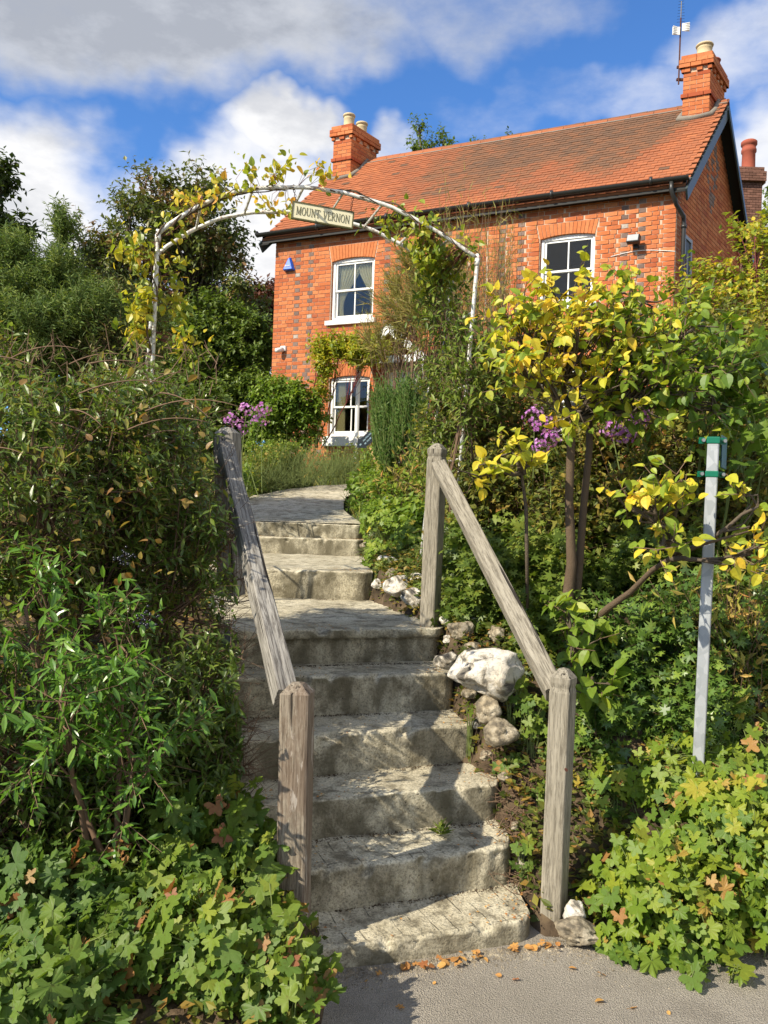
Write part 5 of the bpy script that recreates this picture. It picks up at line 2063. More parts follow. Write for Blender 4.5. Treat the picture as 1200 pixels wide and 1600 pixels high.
geranium('bright geranium patch on the bank left of the upper right post', [(590, 870, 7.0, 40, 28, .3, 110), (640, 850, 6.8, 35, 35, .3, 90), (600, 820, 8.0, 40, 28, .4, 100)], 36, LM['bright'], .06, 260, tint=(.2, .9))
geranium('single geranium sprig growing from the pavement edge at the right', [(1150, 1525, 2.93, 14, 8, .04, 5), (1085, 1545, 2.9, 14, 10, .04, 5)], 37, LM['geranium'], .075, 10, keep=None)

# small weed rosette on the third step
c = PZ(690, 1302, .245)
wd = thing('weed', 'small spiky green weed rooted in the joint of the third step', 'plant', c)
L = Leaves()
n = 26
a = r.rand(n) * 6.28
L.add(np.repeat(c[None], n, 0) + r.randn(n, 3) * .008, np.stack([np.cos(a), np.sin(a), r.uniform(.3, 1.1, n)], -1), np.tile([0, 0, 1.0], (n, 1)) + r.randn(n, 3) * .2, r.uniform(.05, .085, n), r.rand(n))
emit(L, T_NARROW, LM['mid'], wd, 'leaf', 26)

# ---------------------------------------------------------------- right side: shrub with yellowing leaves
ysb = P(884, 1000, 4.35)
ysb[2] = float(ground(ysb[0], ysb[1])) - .03
sh = thing('yellow_leaf_shrub', 'small twin stemmed tree with broad yellow and green leaves behind the right handrail', 'shrub', ysb)
forkA, forkB = P(893, 660, 4.25), P(921, 655, 4.35)
g = MB()
g.tube([ysb, P(884, 960, 4.33), P(893, 880, 4.3), P(889, 780, 4.28), P(892, 700, 4.25), forkA], [.045, .032, .026, .022, .021, .022], 10)
g.part('trunk', MAT['bark'], sh, smooth=True)
g = MB()
g.tube([ysb + [.03, .02, 0], P(898, 955, 4.36), P(906, 870, 4.35), P(912, 790, 4.35), P(921, 700, 4.36), forkB], [.035, .027, .021, .019, .018, .018], 10)
g.part('trunk', MAT['bark'], sh, smooth=True)


def yellow_lobes(parent, lobes, seed, src, size, shoots, nl, slen, keepf, singles, tf=None, trange=(0, 1)):
    r = np.random.RandomState(seed)
    g, tw, L = MB(), MB(), Leaves()
    for c, rad, M in lobes:
        s0 = src[r.randint(len(src))]
        n = 8
        tt_ = np.linspace(0, 1, n)[:, None]
        mid = (s0 + c) / 2 + r.randn(3) * .05
        pts = s0 * (1 - tt_) ** 2 + 2 * mid * tt_ * (1 - tt_) + c * tt_ ** 2 + r.randn(n, 3) * .008
        g.tube(pts, np.linspace(.014, .006, n), 7)
        u = unit(r.randn(M, 3))
        cp = c + u * (r.rand(M) ** .45)[:, None] * rad
        src_ = pts[r.randint(3, n, M)]
        tubes(g, src_, cp, .006, .003, 4, r.randn(M, 3) * .02)
        K = shoots
        cpk = np.repeat(cp, K, 0)
        d = unit(np.repeat(u, K, 0) * .6 + [0, 0, .35] + r.randn(M * K, 3) * .6)
        end = cpk + d * (slen * r.uniform(.5, 1.3, M * K))[:, None]
        tubes(tw, cpk, end, .0025, .0015, 3)
        f = (np.arange(nl) + .7) / nl
        N = M * K * nl
        pos = (cpk[:, None] + (end - cpk)[:, None] * f[None, :, None]).reshape(-1, 3)
        dd = np.repeat(unit(end - cpk), nl, 0)
        ld = unit(dd * .4 + r.randn(N, 3) * .8 + [0, -.1, -.35])
        nn = unit(SUND * .9 + [0, 0, .4] + r.randn(N, 3) * .45)
        tn = trange[0] + (trange[1] - trange[0]) * (.6 * r.rand(N) + .4 * np.repeat(r.rand(M), K * nl))
        if tf is not None:
            tn = np.clip(tn + tf(pos), 0, 1)
        L.add(pos, ld, nn, size * np.clip(1 + r.randn(N) * .25, .5, 1.5), tn)
    g.part('branches', MAT['bark_grey'], parent, smooth=True)
    tw.part('twigs', MAT['twig'], parent, kind='stuff')
    emit(L, T_OVATE, LM['yellow'], parent, 'leaf', singles, keepf)


ycut = forkA[2]
yellow_lobes(sh, [B(900, 530, 4.3, 85, 66, .3, 46), B(830, 520, 4.3, 64, 56, .3, 28), B(970, 535, 4.3, 80, 60, .3, 40), B(1060, 570, 4.3, 85, 62, .3, 44), B(1090, 510, 4.4, 50, 40, .2, 14),
                  B(820, 585, 4.2, 50, 40, .22, 18), B(930, 600, 4.2, 85, 36, .25, 26), B(1010, 620, 4.2, 75, 46, .25, 32), B(900, 465, 4.35, 70, 26, .2, 10), B(1110, 620, 4.3, 45, 46, .2, 18),
                  B(900, 645, 4.1, 45, 18, .1, 6), B(1000, 470, 4.3, 60, 26, .2, 9), B(800, 480, 4.3, 34, 28, .15, 6), B(1130, 560, 4.4, 30, 40, .2, 8)],
             41, [forkA, forkB], .053, 2, 5, .16, keep_clear, 300, lambda p: .12 * np.clip((p[:, 2] - P(900, 560, 4.3)[2]) / .5, -1, 1) - .18 * np.clip((p[:, 0] - 1.25) / .3, -1, 1), (0, .82))

yl = thing('yellow_leaf_branch', 'low spray of bright yellow leaves between the upper right post and the twin stems', 'branch', P(800, 790, 4.3))
g = MB()
g.tube([P(824, 950, 4.35), P(823, 860, 4.3), P(822, 795, 4.3), P(815, 740, 4.25), P(800, 705, 4.2)], [.008, .010, .010, .007, .004], 7)
g.part('stem', MAT['bark_grey'], yl, smooth=True)
yellow_lobes(yl, [B(800, 705, 4.15, 42, 26, .12, 8), B(745, 738, 4.1, 36, 16, .1, 6), B(822, 725, 4.2, 24, 20, .1, 4)], 42, [P(815, 740, 4.25)], .058, 2, 3, .08, keep_clear, 120, None, (.35, .85))
yr = thing('yellow_leaf_branch', 'leafy yellow and green branch crossing in front of the metal post', 'branch', P(930, 960, 4.0))
g = MB()
g.tube([P(925, 975, 4.1), P(950, 950, 4.0), P(985, 925, 3.9), P(1020, 890, 3.75), P(1055, 868, 3.6), P(1100, 850, 3.45), P(1170, 830, 3.4)], [.022, .017, .014, .012, .010, .007, .004], 9)
g.part('branch', MAT['bark'], yr, smooth=True)
yellow_lobes(yr, [B(1025, 790, 3.35, 48, 38, .10, 13), B(1065, 752, 3.3, 22, 22, .06, 3), B(1035, 850, 3.35, 36, 24, .1, 6), B(1168, 870, 3.4, 38, 32, .12, 9), B(1180, 790, 3.5, 30, 40, .12, 5), B(975, 780, 3.5, 24, 20, .1, 3)],
             43, [P(1055, 868, 3.6), P(1050, 870, 3.6)], .052, 2, 3, .10, keep_clear, 200, None, (.1, .95))
yq = thing('yellow_leaf_shrub', 'low broad leaved seedling at the foot of the twin stems behind the lower right post', 'shrub', P(900, 1040, 4.0))
yellow_lobes(yq, [B(900, 1000, 3.95, 45, 50, .15, 11), B(880, 950, 4.0, 20, 25, .1, 3), B(930, 1060, 3.85, 35, 50, .12, 7)], 44, [P(905, 1080, 4.0)], .07, 2, 3, .08, keep_clear, 90, None, (0, .5))
g = MB()
for k in range(22):
    q = forkB + r.randn(3) * [.08, .05, .06] + [0, 0, .12]
    g.tube([forkA + r.randn(3) * .01, (forkA + q) / 2 + r.randn(3) * .03, q + r.randn(3) * .09], [.009, .006, .003], 5)
g.part('twigs', MAT['bark_grey'], sh, smooth=True)

# ---------------------------------------------------------------- right bank undergrowth and shrubs
plant('ivy', 'dark glossy ivy and bramble carpet on the right bank behind the lower post', 'plant', (1.25, 4.3, .9),
      [B(970, 1040, 4.2, 90, 90, .2, 60), B(1060, 1020, 4.1, 80, 110, .2, 60), B(960, 1150, 3.9, 60, 60, .15, 34), B(1180, 1010, 4.1, 70, 130, .25, 60), B(1080, 1130, 3.9, 70, 60, .2, 34)],
      T_STAR, LM['ivy'], MAT['twig'], 51, size=.05, shoots=5, nl=7, slen=.13, up=.1, trunk_r=0, limb_r=0, twig_r=.0018, gtilt=.6)
plant('fern_undergrowth', 'leafy green undergrowth between the right handrail and the twin stems', 'plant', (.75, 5.0, 1.0),
      [B(760, 930, 4.9, 60, 75, .25, 60), B(820, 900, 4.8, 60, 90, .25, 60), B(720, 880, 5.4, 40, 60, .25, 34), B(860, 1000, 4.4, 40, 60, .15, 26), B(960, 900, 4.9, 80, 70, .3, 60), B(1060, 920, 4.7, 70, 80, .3, 50), B(1160, 960, 4.5, 80, 90, .3, 50)],
      T_STAR, LM['mid'], MAT['green_twig'], 52, size=.055, shoots=6, nl=7, slen=.16, up=.5, trunk_r=0, limb_r=0, twig_r=.002, gtilt=.5)
plant('weedy_shrub', 'tangled olive and brown shrub filling the bank right of the arch', 'shrub', (1.6, 6.3, 1.3),
      [B(760, 640, 6.2, 80, 110, .5, 70), B(850, 720, 5.8, 100, 90, .45, 70), B(960, 740, 5.6, 90, 100, .45, 70), B(1080, 700, 5.6, 90, 130, .5, 80), B(1180, 640, 5.6, 90, 150, .5, 80), B(1190, 820, 5.0, 80, 120, .4, 60), B(1050, 850, 5.0, 80, 90, .35, 50), B(940, 830, 5.2, 80, 80, .35, 40),
       B(860, 830, 5.3, 70, 80, .35, 40), B(770, 780, 5.7, 70, 70, .35, 40)],
      T_DIA, LM['olive'], MAT['twig'], 53, size=.045, shoots=10, nl=9, slen=.24, up=.6, trunk_r=.014, limb_r=.007, twig_r=.0026, trunks=6, gtilt=.6)
plant('yellow_shrub', 'golden leaved shrub with red twigs at the right frame edge beside the gable', 'shrub', (3.2, 7.2, 1.5),
      [B(1180, 430, 7.2, 45, 70, .5, 50), B(1160, 520, 7.0, 70, 60, .5, 60), B(1080, 520, 7.2, 50, 50, .4, 40), B(1190, 600, 6.8, 70, 70, .5, 50), B(1090, 450, 7.4, 40, 30, .3, 16), B(1120, 600, 6.6, 60, 50, .4, 40), B(1180, 370, 7.4, 25, 30, .3, 9)],
      T_OVATE, LM['vine'], MAT['red_twig'], 54, size=.048, shoots=5, nl=6, slen=.22, up=.7, trunk_r=.025, limb_r=.008, twig_r=.003, trunks=4, tint=(0, .8))
plant('maple_sapling', 'sapling with large lobed green leaves standing above the metal post', 'plant', (1.95, 4.9, 1.1),
      [B(1150, 560, 4.6, 45, 40, .2, 8), B(1180, 670, 4.5, 40, 30, .2, 7), B(1120, 600, 4.7, 30, 30, .2, 5), B(1180, 720, 4.4, 40, 30, .15, 5)],
      T_PALM, LM['bright'], MAT['green_twig'], 55, size=.13, shoots=2, nl=3, slen=.22, up=.3, trunk_r=.010, limb_r=.006, twig_r=.003, tint=(0, .6), singles=110)

# centre: broom and climbing mass on the right leg of the arch
plant('arch_climber', 'mixed green climber smothering the right leg of the white arch', 'climber', (.7, 5.8, 1.15),
      [B(700, 480, 5.9, 34, 45, .25, 20), B(712, 560, 5.95, 38, 55, .25, 30), B(715, 640, 6.0, 38, 55, .3, 28), B(690, 700, 6.2, 36, 36, .3, 20), B(755, 660, 5.9, 35, 55, .3, 22), B(755, 560, 6.0, 16, 45, .2, 6), B(726, 620, 5.4, 16, 50, .06, 16), B(736, 570, 5.45, 10, 30, .05, 6)],
      T_LANCE, LM['mid'], MAT['twig'], 61, size=.05, shoots=6, nl=7, slen=.2, up=.3, trunk_r=.012, limb_r=.006, twig_r=.0025, trunks=3, tint=(.1, 1), gtilt=.6)


def wisps(name, label, cat, base, blobs, mat, stem, seed, blades=6, length=.5, fan=.25, T=T_NEEDLE, sz=.05, nl=14, upv=1.0, r0=.003, keep=keep_clear, tint=(0, 1), group=None, ang=.35):
    """upright fine shoots carrying small needles"""
    r = np.random.RandomState(seed)
    t = thing(name, label, cat, base, group)
    g, L = MB(), Leaves()
    for c, rad, M in blobs:
        A = c + unit(r.randn(M, 3)) * (r.rand(M) ** .4)[:, None] * rad
        A[:, 2] -= length * .5
        A[:, 2] = np.maximum(A[:, 2], ground(A[:, 0], A[:, 1]))
        Ak = np.repeat(A, blades, 0)
        N = len(Ak)
        d = unit(np.array([0, 0, upv]) + r.randn(N, 3) * fan)
        E = Ak + d * (length * r.uniform(.5, 1.2, N))[:, None]
        tubes(g, Ak, E, r0, r0 * .3, 3, r.randn(N, 3) * .03 * length)
        f = (np.arange(nl) + .5) / nl
        pos = (Ak[:, None] + (E - Ak)[:, None] * f[None, :, None]).reshape(-1, 3)
        dd = np.repeat(d, nl, 0)
        ld = unit(dd * (1 - ang) + r.randn(len(pos), 3) * ang)
        tn = tint[0] + (tint[1] - tint[0]) * (.5 * r.rand(len(pos)) + .5 * np.repeat(r.rand(N), nl))
        L.add(pos, ld, r.randn(len(pos), 3), sz * r.uniform(.6, 1.3, len(pos)), tn)
    g.part('stems', stem, t, kind='stuff')
    emit(L, T, mat, t, 'leaf', 0, keep)
    return t


plant('broom_bush', 'large feathery olive broom bush in front of the porch', 'shrub', (.05, 9.2, 1.5),
      [B(640, 478, 9.2, 42, 42, .4, 44), B(675, 500, 8.8, 45, 60, .4, 44), B(600, 545, 9.4, 34, 20, .3, 12), B(695, 440, 8.8, 32, 40, .3, 20), B(650, 428, 9.0, 24, 20, .2, 12)],
      T_NEEDLE, LM['broom'], MAT['twig'], 62, size=.11, shoots=11, nl=10, slen=.30, up=.9, trunk_r=.016, limb_r=.008, twig_r=.003, side=.35, trunks=2, gtilt=1.0, jitter=.45)
wisps('rosemary_bush', 'upright dark green rosemary like bush beside the ground floor window', 'shrub', P(620, 745, 8.9), [B(612, 665, 8.9, 20, 42, .25, 60), B(640, 655, 8.7, 20, 42, .25, 60), B(595, 660, 9.1, 10, 36, .2, 30)],
      LM['rosemary'], MAT['green_twig'], 63, blades=8, length=.5, fan=.12, T=T_NARROW, sz=.055, nl=18)
wisps('tall_grass', 'tall dry willowy stems standing behind the right leg of the arch', 'grass', P(770, 650, 7.6), [B(770, 470, 7.6, 30, 90, .4, 30), B(720, 420, 7.8, 60, 60, .4, 16)],
      LM['broom'], MAT['twig'], 64, blades=4, length=1.2, fan=.12, sz=.10, nl=18)

# bed left of the path and at the house foot
wisps('flower_bed', 'rough autumn flower bed of seed heads and grasses below the ground floor window', 'plants', P(470, 740, 12.6), [B(460, 722, 12.4, 70, 24, .7, 200), B(540, 722, 13.2, 50, 20, .5, 120), B(410, 735, 11.6, 30, 26, .5, 80), B(580, 712, 13.6, 30, 20, .3, 40)],
      LM['grass'], MAT['green_twig'], 65, blades=4, length=.42, fan=.4, T=T_DIA, sz=.055, nl=8, ang=.8, tint=(0, .8))
plant('bedding_plant', 'low bright green plants edging the path on its left', 'plant', P(430, 760, 11.2), [B(420, 750, 11.0, 44, 18, .5, 80), B(470, 742, 11.8, 44, 16, .4, 70), B(530, 736, 12.7, 44, 14, .4, 60), B(388, 765, 10.4, 16, 18, .3, 30), B(440, 715, 12.8, 60, 22, .4, 50)],
      T_DIA, LM['bright'], MAT['green_twig'], 66, size=.06, shoots=6, nl=6, slen=.12, up=.6, trunk_r=0, limb_r=0, twig_r=.002)
plant('bedding_plant', 'low mixed green growth spilling over the right edge of the upper path', 'plant', P(600, 800, 9.4), [B(590, 775, 9.8, 36, 24, .5, 60), B(640, 760, 9.2, 60, 36, .5, 80), B(600, 815, 8.4, 30, 20, .3, 36), B(700, 760, 8.2, 50, 50, .5, 60), B(640, 715, 9.6, 50, 40, .5, 60), B(680, 830, 7.2, 40, 40, .4, 50)],
      T_DIA, LM['bright'], MAT['green_twig'], 67, size=.06, shoots=7, nl=7, slen=.2, up=.7, trunk_r=0, limb_r=0, twig_r=.002, tint=(0, .95), gtilt=.5)
wisps('dead_plant', 'dry brown seed stems leaning over the path beside the arrow sign', 'plants', P(640, 760, 9.0), [B(630, 760, 9.0, 50, 40, .5, 40), B(700, 720, 8.0, 50, 50, .4, 40), B(780, 800, 6.4, 70, 70, .5, 60), B(900, 850, 5.6, 90, 60, .4, 60), B(1150, 1060, 4.1, 50, 60, .2, 40)],
      LM['grass'], MAT['twig'], 68, blades=4, length=.6, fan=.4, T=T_NARROW, sz=.08, nl=7, tint=(.3, 1), ang=.6)

# house climbers
plant('wall_shrub', 'dense sunlit climber bush against the wall left of the ground floor window', 'shrub', P(450, 705, 14.8), [B(435, 630, 14.7, 34, 42, .3, 70), B(465, 650, 14.6, 34, 48, .3, 70), B(425, 670, 14.5, 24, 28, .25, 30)],
      T_DIA, LM['bright'], MAT['twig'], 71, size=.075, shoots=9, nl=8, slen=.22, up=.2, trunk_r=.02, limb_r=.008, twig_r=.003, keep=None, tint=(0, .8))
plant('wall_climber', 'yellowing climber trained over the ground floor window', 'climber', P(497, 700, 14.9), [B(505, 560, 14.7, 14, 30, .12, 26), B(530, 540, 14.6, 30, 14, .12, 36), B(570, 545, 14.4, 30, 22, .2, 50), B(498, 620, 14.8, 8, 70, .08, 22)],
      T_DIA, LM['vine'], MAT['red_twig'], 72, size=.07, shoots=6, nl=7, slen=.2, up=.1, trunk_r=.012, limb_r=.005, twig_r=.0025, keep=None, tint=(.15, .7))
plant('wall_climber', 'thin bare red creeper stems at the wall right of the arch foot', 'climber', P(750, 700, 12.5), [B(760, 680, 12.6, 40, 40, .2, 40), B(700, 660, 12.8, 40, 40, .2, 20)],
      T_DIA, LM['vine'], MAT['red_twig'], 73, size=.06, shoots=6, nl=4, slen=.3, up=.2, trunk_r=.012, limb_r=.006, twig_r=.004, keep=None, tint=(.4, 1))

# phlox
for (spots, by, Y, lab, seed) in (([(362, 655), (385, 640), (405, 655), (375, 668), (410, 640)], 770, 8.2, 'tall pink phlox in flower beside the top of the left handrail', 81),
                                  ([(850, 665), (862, 685), (835, 650), (845, 700)], 800, 5.2, 'purple phlox flowers half hidden behind the low yellow spray', 82),
                                  ([(996, 660), (975, 680), (1000, 645), (955, 670)], 800, 5.0, 'pink phlox flowers behind the twin stemmed tree', 83)):
    r = np.random.RandomState(seed)
    b0 = P(spots[0][0] + 15, by, Y)
    t = thing('phlox', lab, 'flower', b0)
    g, L, Lf = MB(), Leaves(), Leaves()
    for (px, py) in spots:
        c = P(px, py, Y + r.uniform(-.15, .15))
        bb0 = b0 + r.randn(3) * [.10, .1, .02]
        g.tube([bb0, (bb0 + c) / 2 + r.randn(3) * .02, c], [.005, .004, .003], 5)
        n = 38
        u = unit(r.randn(n, 3) + [0, -.3, .3])
        pos = c + u * r.uniform(.6, 1.25, (n, 1)) * [.085, .065, .07] * (Y / 8.2 if Y > 6 else .8)
        L.add(pos, unit(np.cross(u, r.randn(n, 3))), u, np.full(n, .036 if Y > 6 else .03), r.rand(n))
        n = 16
        f = r.rand(n)
        Lf.add(bb0 + (c - bb0) * f[:, None], r.randn(n, 3) + [0, 0, .2], np.tile([0, 0, 1.0], (n, 1)), r.uniform(.06, .1, n), r.rand(n) * .7)
    g.part('stems', MAT['green_twig'], t)
    emit(L, T_FLOWER, LM['phlox'], t, 'petals', 0, None, rest='flower_head')
    emit(Lf, T_NARROW, LM['mid'], t, 'leaf', 0, None)


# ---------------------------------------------------------------- vines on the arch
def vine(label, path, spots, seed, tint=(0, 1), singles=250, size=.047):
    r = np.random.RandomState(seed)
    t = thing('climbing_vine', label, 'climber', path[0], 'vines on the arch')
    g, tw, L = MB(), MB(), Leaves()
    path = np.array(path)
    for k in range(3):
        off = r.randn(3) * .01
        n = 40
        u = np.linspace(0, 1, n)
        q = np.stack([np.interp(u, np.linspace(0, 1, len(path)), path[:, i]) for i in range(3)], -1) + off
        q += .022 * np.stack([np.sin(u * 22 + k * 2), np.cos(u * 22 + k * 2), 0 * u], -1)
        g.tube(q, np.linspace(.008 - .002 * k, .003, n), 6)
    for (c, rad, M) in spots:
        A = c + unit(r.randn(M, 3)) * (r.rand(M) ** .5)[:, None] * rad
        near_ = q[np.argmin(((q[None] - A[:, None]) ** 2).sum(-1), 1)]
        tubes(tw, near_, A, .0018, .0012, 3, r.randn(M, 3) * .02)
        n = 6
        pos = np.repeat(A, n, 0) + r.randn(M * n, 3) * .045
        N = len(pos)
        tn = tint[0] + (tint[1] - tint[0]) * (.5 * r.rand(N) + .5 * np.repeat(r.rand(M), n))
        L.add(pos, r.randn(N, 3) * .7 + [0, -.1, -.6], unit(SUND + r.randn(N, 3) * .6), size * np.clip(1 + r.randn(N) * .25, .5, 1.5), tn)
    g.part('stem', MAT['bark'], t, smooth=True)
    tw.part('twigs', MAT['red_twig'], t, kind='stuff')
    emit(L, T_OVATE, LM['vine'], t, 'leaf', singles, None)


H0 = hoops[0][2]
legL = [np.array([-1.62, 5.35, 1.0]), P(232, 560, 5.35), P(243, 450, 5.35), AL]
vine('golden green vine climbing the left leg of the arch out of the hedge', legL, [B(216, 500, 5.3, 20, 36, .12, 30), B(216, 395, 5.3, 24, 30, .12, 26), B(272, 470, 5.45, 20, 40, .1, 14), B(272, 410, 5.5, 18, 30, .1, 7), B(268, 352, 5.45, 14, 12, .08, 5), B(285, 535, 5.3, 26, 20, .1, 12), B(218, 450, 5.3, 20, 26, .1, 10)], 91, (.05, .85))
vine('autumn coloured vine sprays along the left shoulder of the arch', list(H0[:14]), [B(300, 308, 5.4, 28, 16, .1, 9), B(345, 298, 5.4, 20, 14, .1, 8), B(392, 272, 5.4, 14, 14, .08, 7), B(430, 264, 5.4, 22, 12, .08, 10), B(415, 318, 5.9, 24, 9, .06, 7), B(448, 318, 5.92, 10, 10, .04, 3), B(330, 325, 5.8, 26, 9, .06, 3), B(502, 270, 5.45, 20, 10, .08, 6)], 92, (.1, .95))
vine('heavy green vine hanging from the right shoulder of the arch', list(H0[17:]), [B(625, 335, 5.6, 24, 14, .1, 7), B(655, 365, 5.65, 26, 24, .14, 26), B(665, 400, 5.7, 28, 30, .16, 36), B(700, 400, 5.8, 26, 26, .16, 22), B(740, 385, 5.6, 10, 12, .08, 3), B(690, 440, 5.9, 34, 30, .16, 30), B(592, 350, 5.6, 16, 10, .08, 4)], 93, (0, .7))

# ---------------------------------------------------------------- trees and big shrubs on the left
plant('tree', 'broad dark green tree with bronze tips standing behind the left leg of the arch', 'tree', (-5.4, 20, 2.6),
      [B(290, 354, 20.0, 65, 60, 1.3, 56), B(230, 374, 20.8, 50, 60, 1.3, 48), B(330, 404, 20.8, 55, 50, 1.3, 48), B(190, 444, 20.0, 70, 60, 1.3, 56), B(290, 464, 20.6, 75, 60, 1.3, 64), B(360, 494, 21.2, 40, 26, 1.3, 27), B(385, 464, 20.0, 24, 14, 1.3, 11), B(300, 304, 20.6, 40, 24, 1.3, 19),
       B(130, 474, 20.8, 60, 60, 1.3, 48), B(150, 404, 20.0, 40, 30, 1.3, 22), B(250, 314, 20.4, 30, 30, 1.3, 12), B(205, 324, 21.0, 14, 18, 1.3, 4)],
      T_DIA, LM['dark'], MAT['bark_grey'], 101, size=.13, shoots=8, nl=8, slen=.55, up=.5, trunk_r=.13, limb_r=.04, twig_r=.006, tint=(.2, 1), keep=None, tintf=lambda p: .25 * (np.sin(p[:, 0] * 2.3 + p[:, 2] * 3) > .75))
plant('evergreen_shrub', 'rounded green shrub mass between the hedge and the house corner', 'shrub', (-4.0, 17.6, 2.5),
      [B(300, 560, 17.6, 70, 60, .8, 90), B(375, 560, 17.8, 45, 60, .7, 70), B(350, 620, 17.2, 60, 50, .6, 80), B(270, 640, 17.0, 80, 60, .8, 80), B(405, 535, 18.0, 22, 30, .5, 20), B(330, 500, 17.8, 60, 40, .6, 50), B(395, 640, 17.2, 30, 50, .5, 40)],
      T_DIA, LM['mid'], MAT['bark_grey'], 102, size=.10, shoots=9, nl=9, slen=.36, up=.4, trunk_r=.05, limb_r=.014, twig_r=.004, keep=None, tint=(0, .85))
plant('gorse_bush', 'spiny green gorse with a pointed top at the left frame edge', 'shrub', (-3.6, 8.3, 1.4),
      [B(15, 480, 8.2, 75, 60, .6, 90), B(93, 385, 8.4, 7, 45, .1, 12), B(92, 450, 8.2, 26, 34, .3, 30), B(140, 525, 8.0, 70, 45, .5, 60), B(-60, 450, 8.2, 80, 80, .6, 50), B(28, 415, 8.3, 26, 22, .3, 18), B(60, 530, 7.8, 90, 50, .5, 70)],
      T_NARROW, LM['conifer'], MAT['green_twig'], 103, size=.055, shoots=8, nl=24, slen=.27, up=1.3, side=.8, trunk_r=.05, limb_r=.012, twig_r=.007, keep=None, gtilt=1.0, jitter=.5)
plant('dark_shrub', 'dense small leaved shrub rising behind the hedge top beside the gorse', 'shrub', (-2.7, 8.8, 1.5),
      [B(150, 490, 8.8, 55, 50, .6, 80), B(205, 505, 8.6, 45, 50, .5, 70), B(110, 520, 8.6, 60, 45, .5, 60), B(180, 565, 8.0, 70, 50, .5, 60)],
      T_NARROW, LM['dark'], MAT['twig'], 104, size=.065, shoots=10, nl=10, slen=.22, up=.5, trunk_r=.04, limb_r=.010, twig_r=.003, keep=None, gtilt=.6, tint=(.1, .95))
plant('tree', 'dark evergreen tree cut off by the left frame edge', 'tree', (-9.5, 18.0, 2.4),
      [B(-45, 300, 18, 50, 70, 1.0, 44), B(-20, 400, 18, 40, 60, 1.0, 40), B(-60, 430, 18, 80, 80, 1.0, 40), B(2, 270, 18, 12, 20, .4, 5), B(28, 365, 18, 18, 12, .4, 7)],
      T_DIA, LM['dark'], MAT['bark_grey'], 105, size=.15, shoots=8, nl=9, slen=.36, up=.4, trunk_r=.12, limb_r=.03, twig_r=.006, keep=None, tint=(0, .5))
plant('copper_tree', 'copper leaved tree far behind the house corner', 'tree', (-4.6, 26, 2.8),
      [B(405, 500, 26, 30, 40, 1.2, 60), B(425, 475, 26, 24, 18, 1.0, 34), B(395, 540, 26, 30, 40, 1.0, 40)],
      T_DIA, LM['copper'], MAT['bark_grey'], 106, size=.16, shoots=9, nl=9, slen=.5, up=.5, trunk_r=.14, limb_r=.04, twig_r=.008, keep=None)
plant('tree', 'light green tree top showing above the roof ridge', 'tree', (2.6, 27, 2.8),
      [B(665, 230, 27, 14, 16, .5, 4), B(655, 200, 27, 5, 14, .2, 3), B(692, 220, 27, 12, 8, .3, 3), B(680, 270, 27, 60, 40, 1.6, 30), B(790, 216, 27, 8, 6, .3, 2), B(780, 260, 27, 60, 36, 1.2, 16)],
      T_DIA, LM['mid'], MAT['bark_grey'], 107, size=.12, shoots=6, nl=8, slen=.42, up=.7, trunk_r=.14, limb_r=.035, twig_r=.008, keep=None)
plant('tree', 'tall green tree behind the brown chimney at the right frame edge', 'tree', (15, 30, 3),
      [B(1215, 380, 30, 30, 90, 1.5, 60), B(1240, 460, 30, 60, 120, 1.8, 60), B(1200, 470, 29, 16, 60, 1.0, 20)],
      T_DIA, LM['mid'], MAT['bark_grey'], 108, size=.17, shoots=9, nl=9, slen=.5, up=.5, trunk_r=.2, limb_r=.05, twig_r=.008, keep=None)
plant('boundary_shrub', 'low dark garden boundary growth behind the left hedge and the flower bed', 'shrub', (-5.5, 15.5, 2.3),
      [B(60, 650, 15, 130, 90, .8, 60), B(230, 660, 15.5, 100, 90, .8, 60), B(340, 690, 15.8, 50, 60, .6, 40), B(-180, 640, 15, 160, 120, .8, 50)],
      T_DIA, LM['mid'], MAT['twig'], 111, size=.11, shoots=9, nl=9, slen=.4, up=.5, trunk_r=.04, limb_r=.012, twig_r=.004, keep=None, tint=(0, .7))
# distant tree line so that the horizon is closed on both sides
plant('tree', 'distant hedgerow tree behind the rounded shrub on the left', 'tree', (-16, 34, 3),
      [B(100, 560, 34, 160, 90, 2.0, 90), B(300, 560, 34, 120, 90, 2.0, 90), B(-200, 520, 34, 200, 130, 2.0, 80)],
      T_DIA, LM['dark'], MAT['bark_grey'], 109, size=.26, shoots=8, nl=9, slen=.8, up=.5, trunk_r=.2, limb_r=.06, twig_r=.01, keep=None)
plant('tree', 'distant green tree behind the shrubs at the far right', 'tree', (24, 36, 3),
      [B(1300, 600, 36, 200, 130, 2.0, 80), B(1600, 560, 36, 220, 160, 2.0, 80)],
      T_DIA, LM['mid'], MAT['bark_grey'], 110, size=.26, shoots=8, nl=9, slen=.8, up=.5, trunk_r=.2, limb_r=.06, twig_r=.01, keep=None)

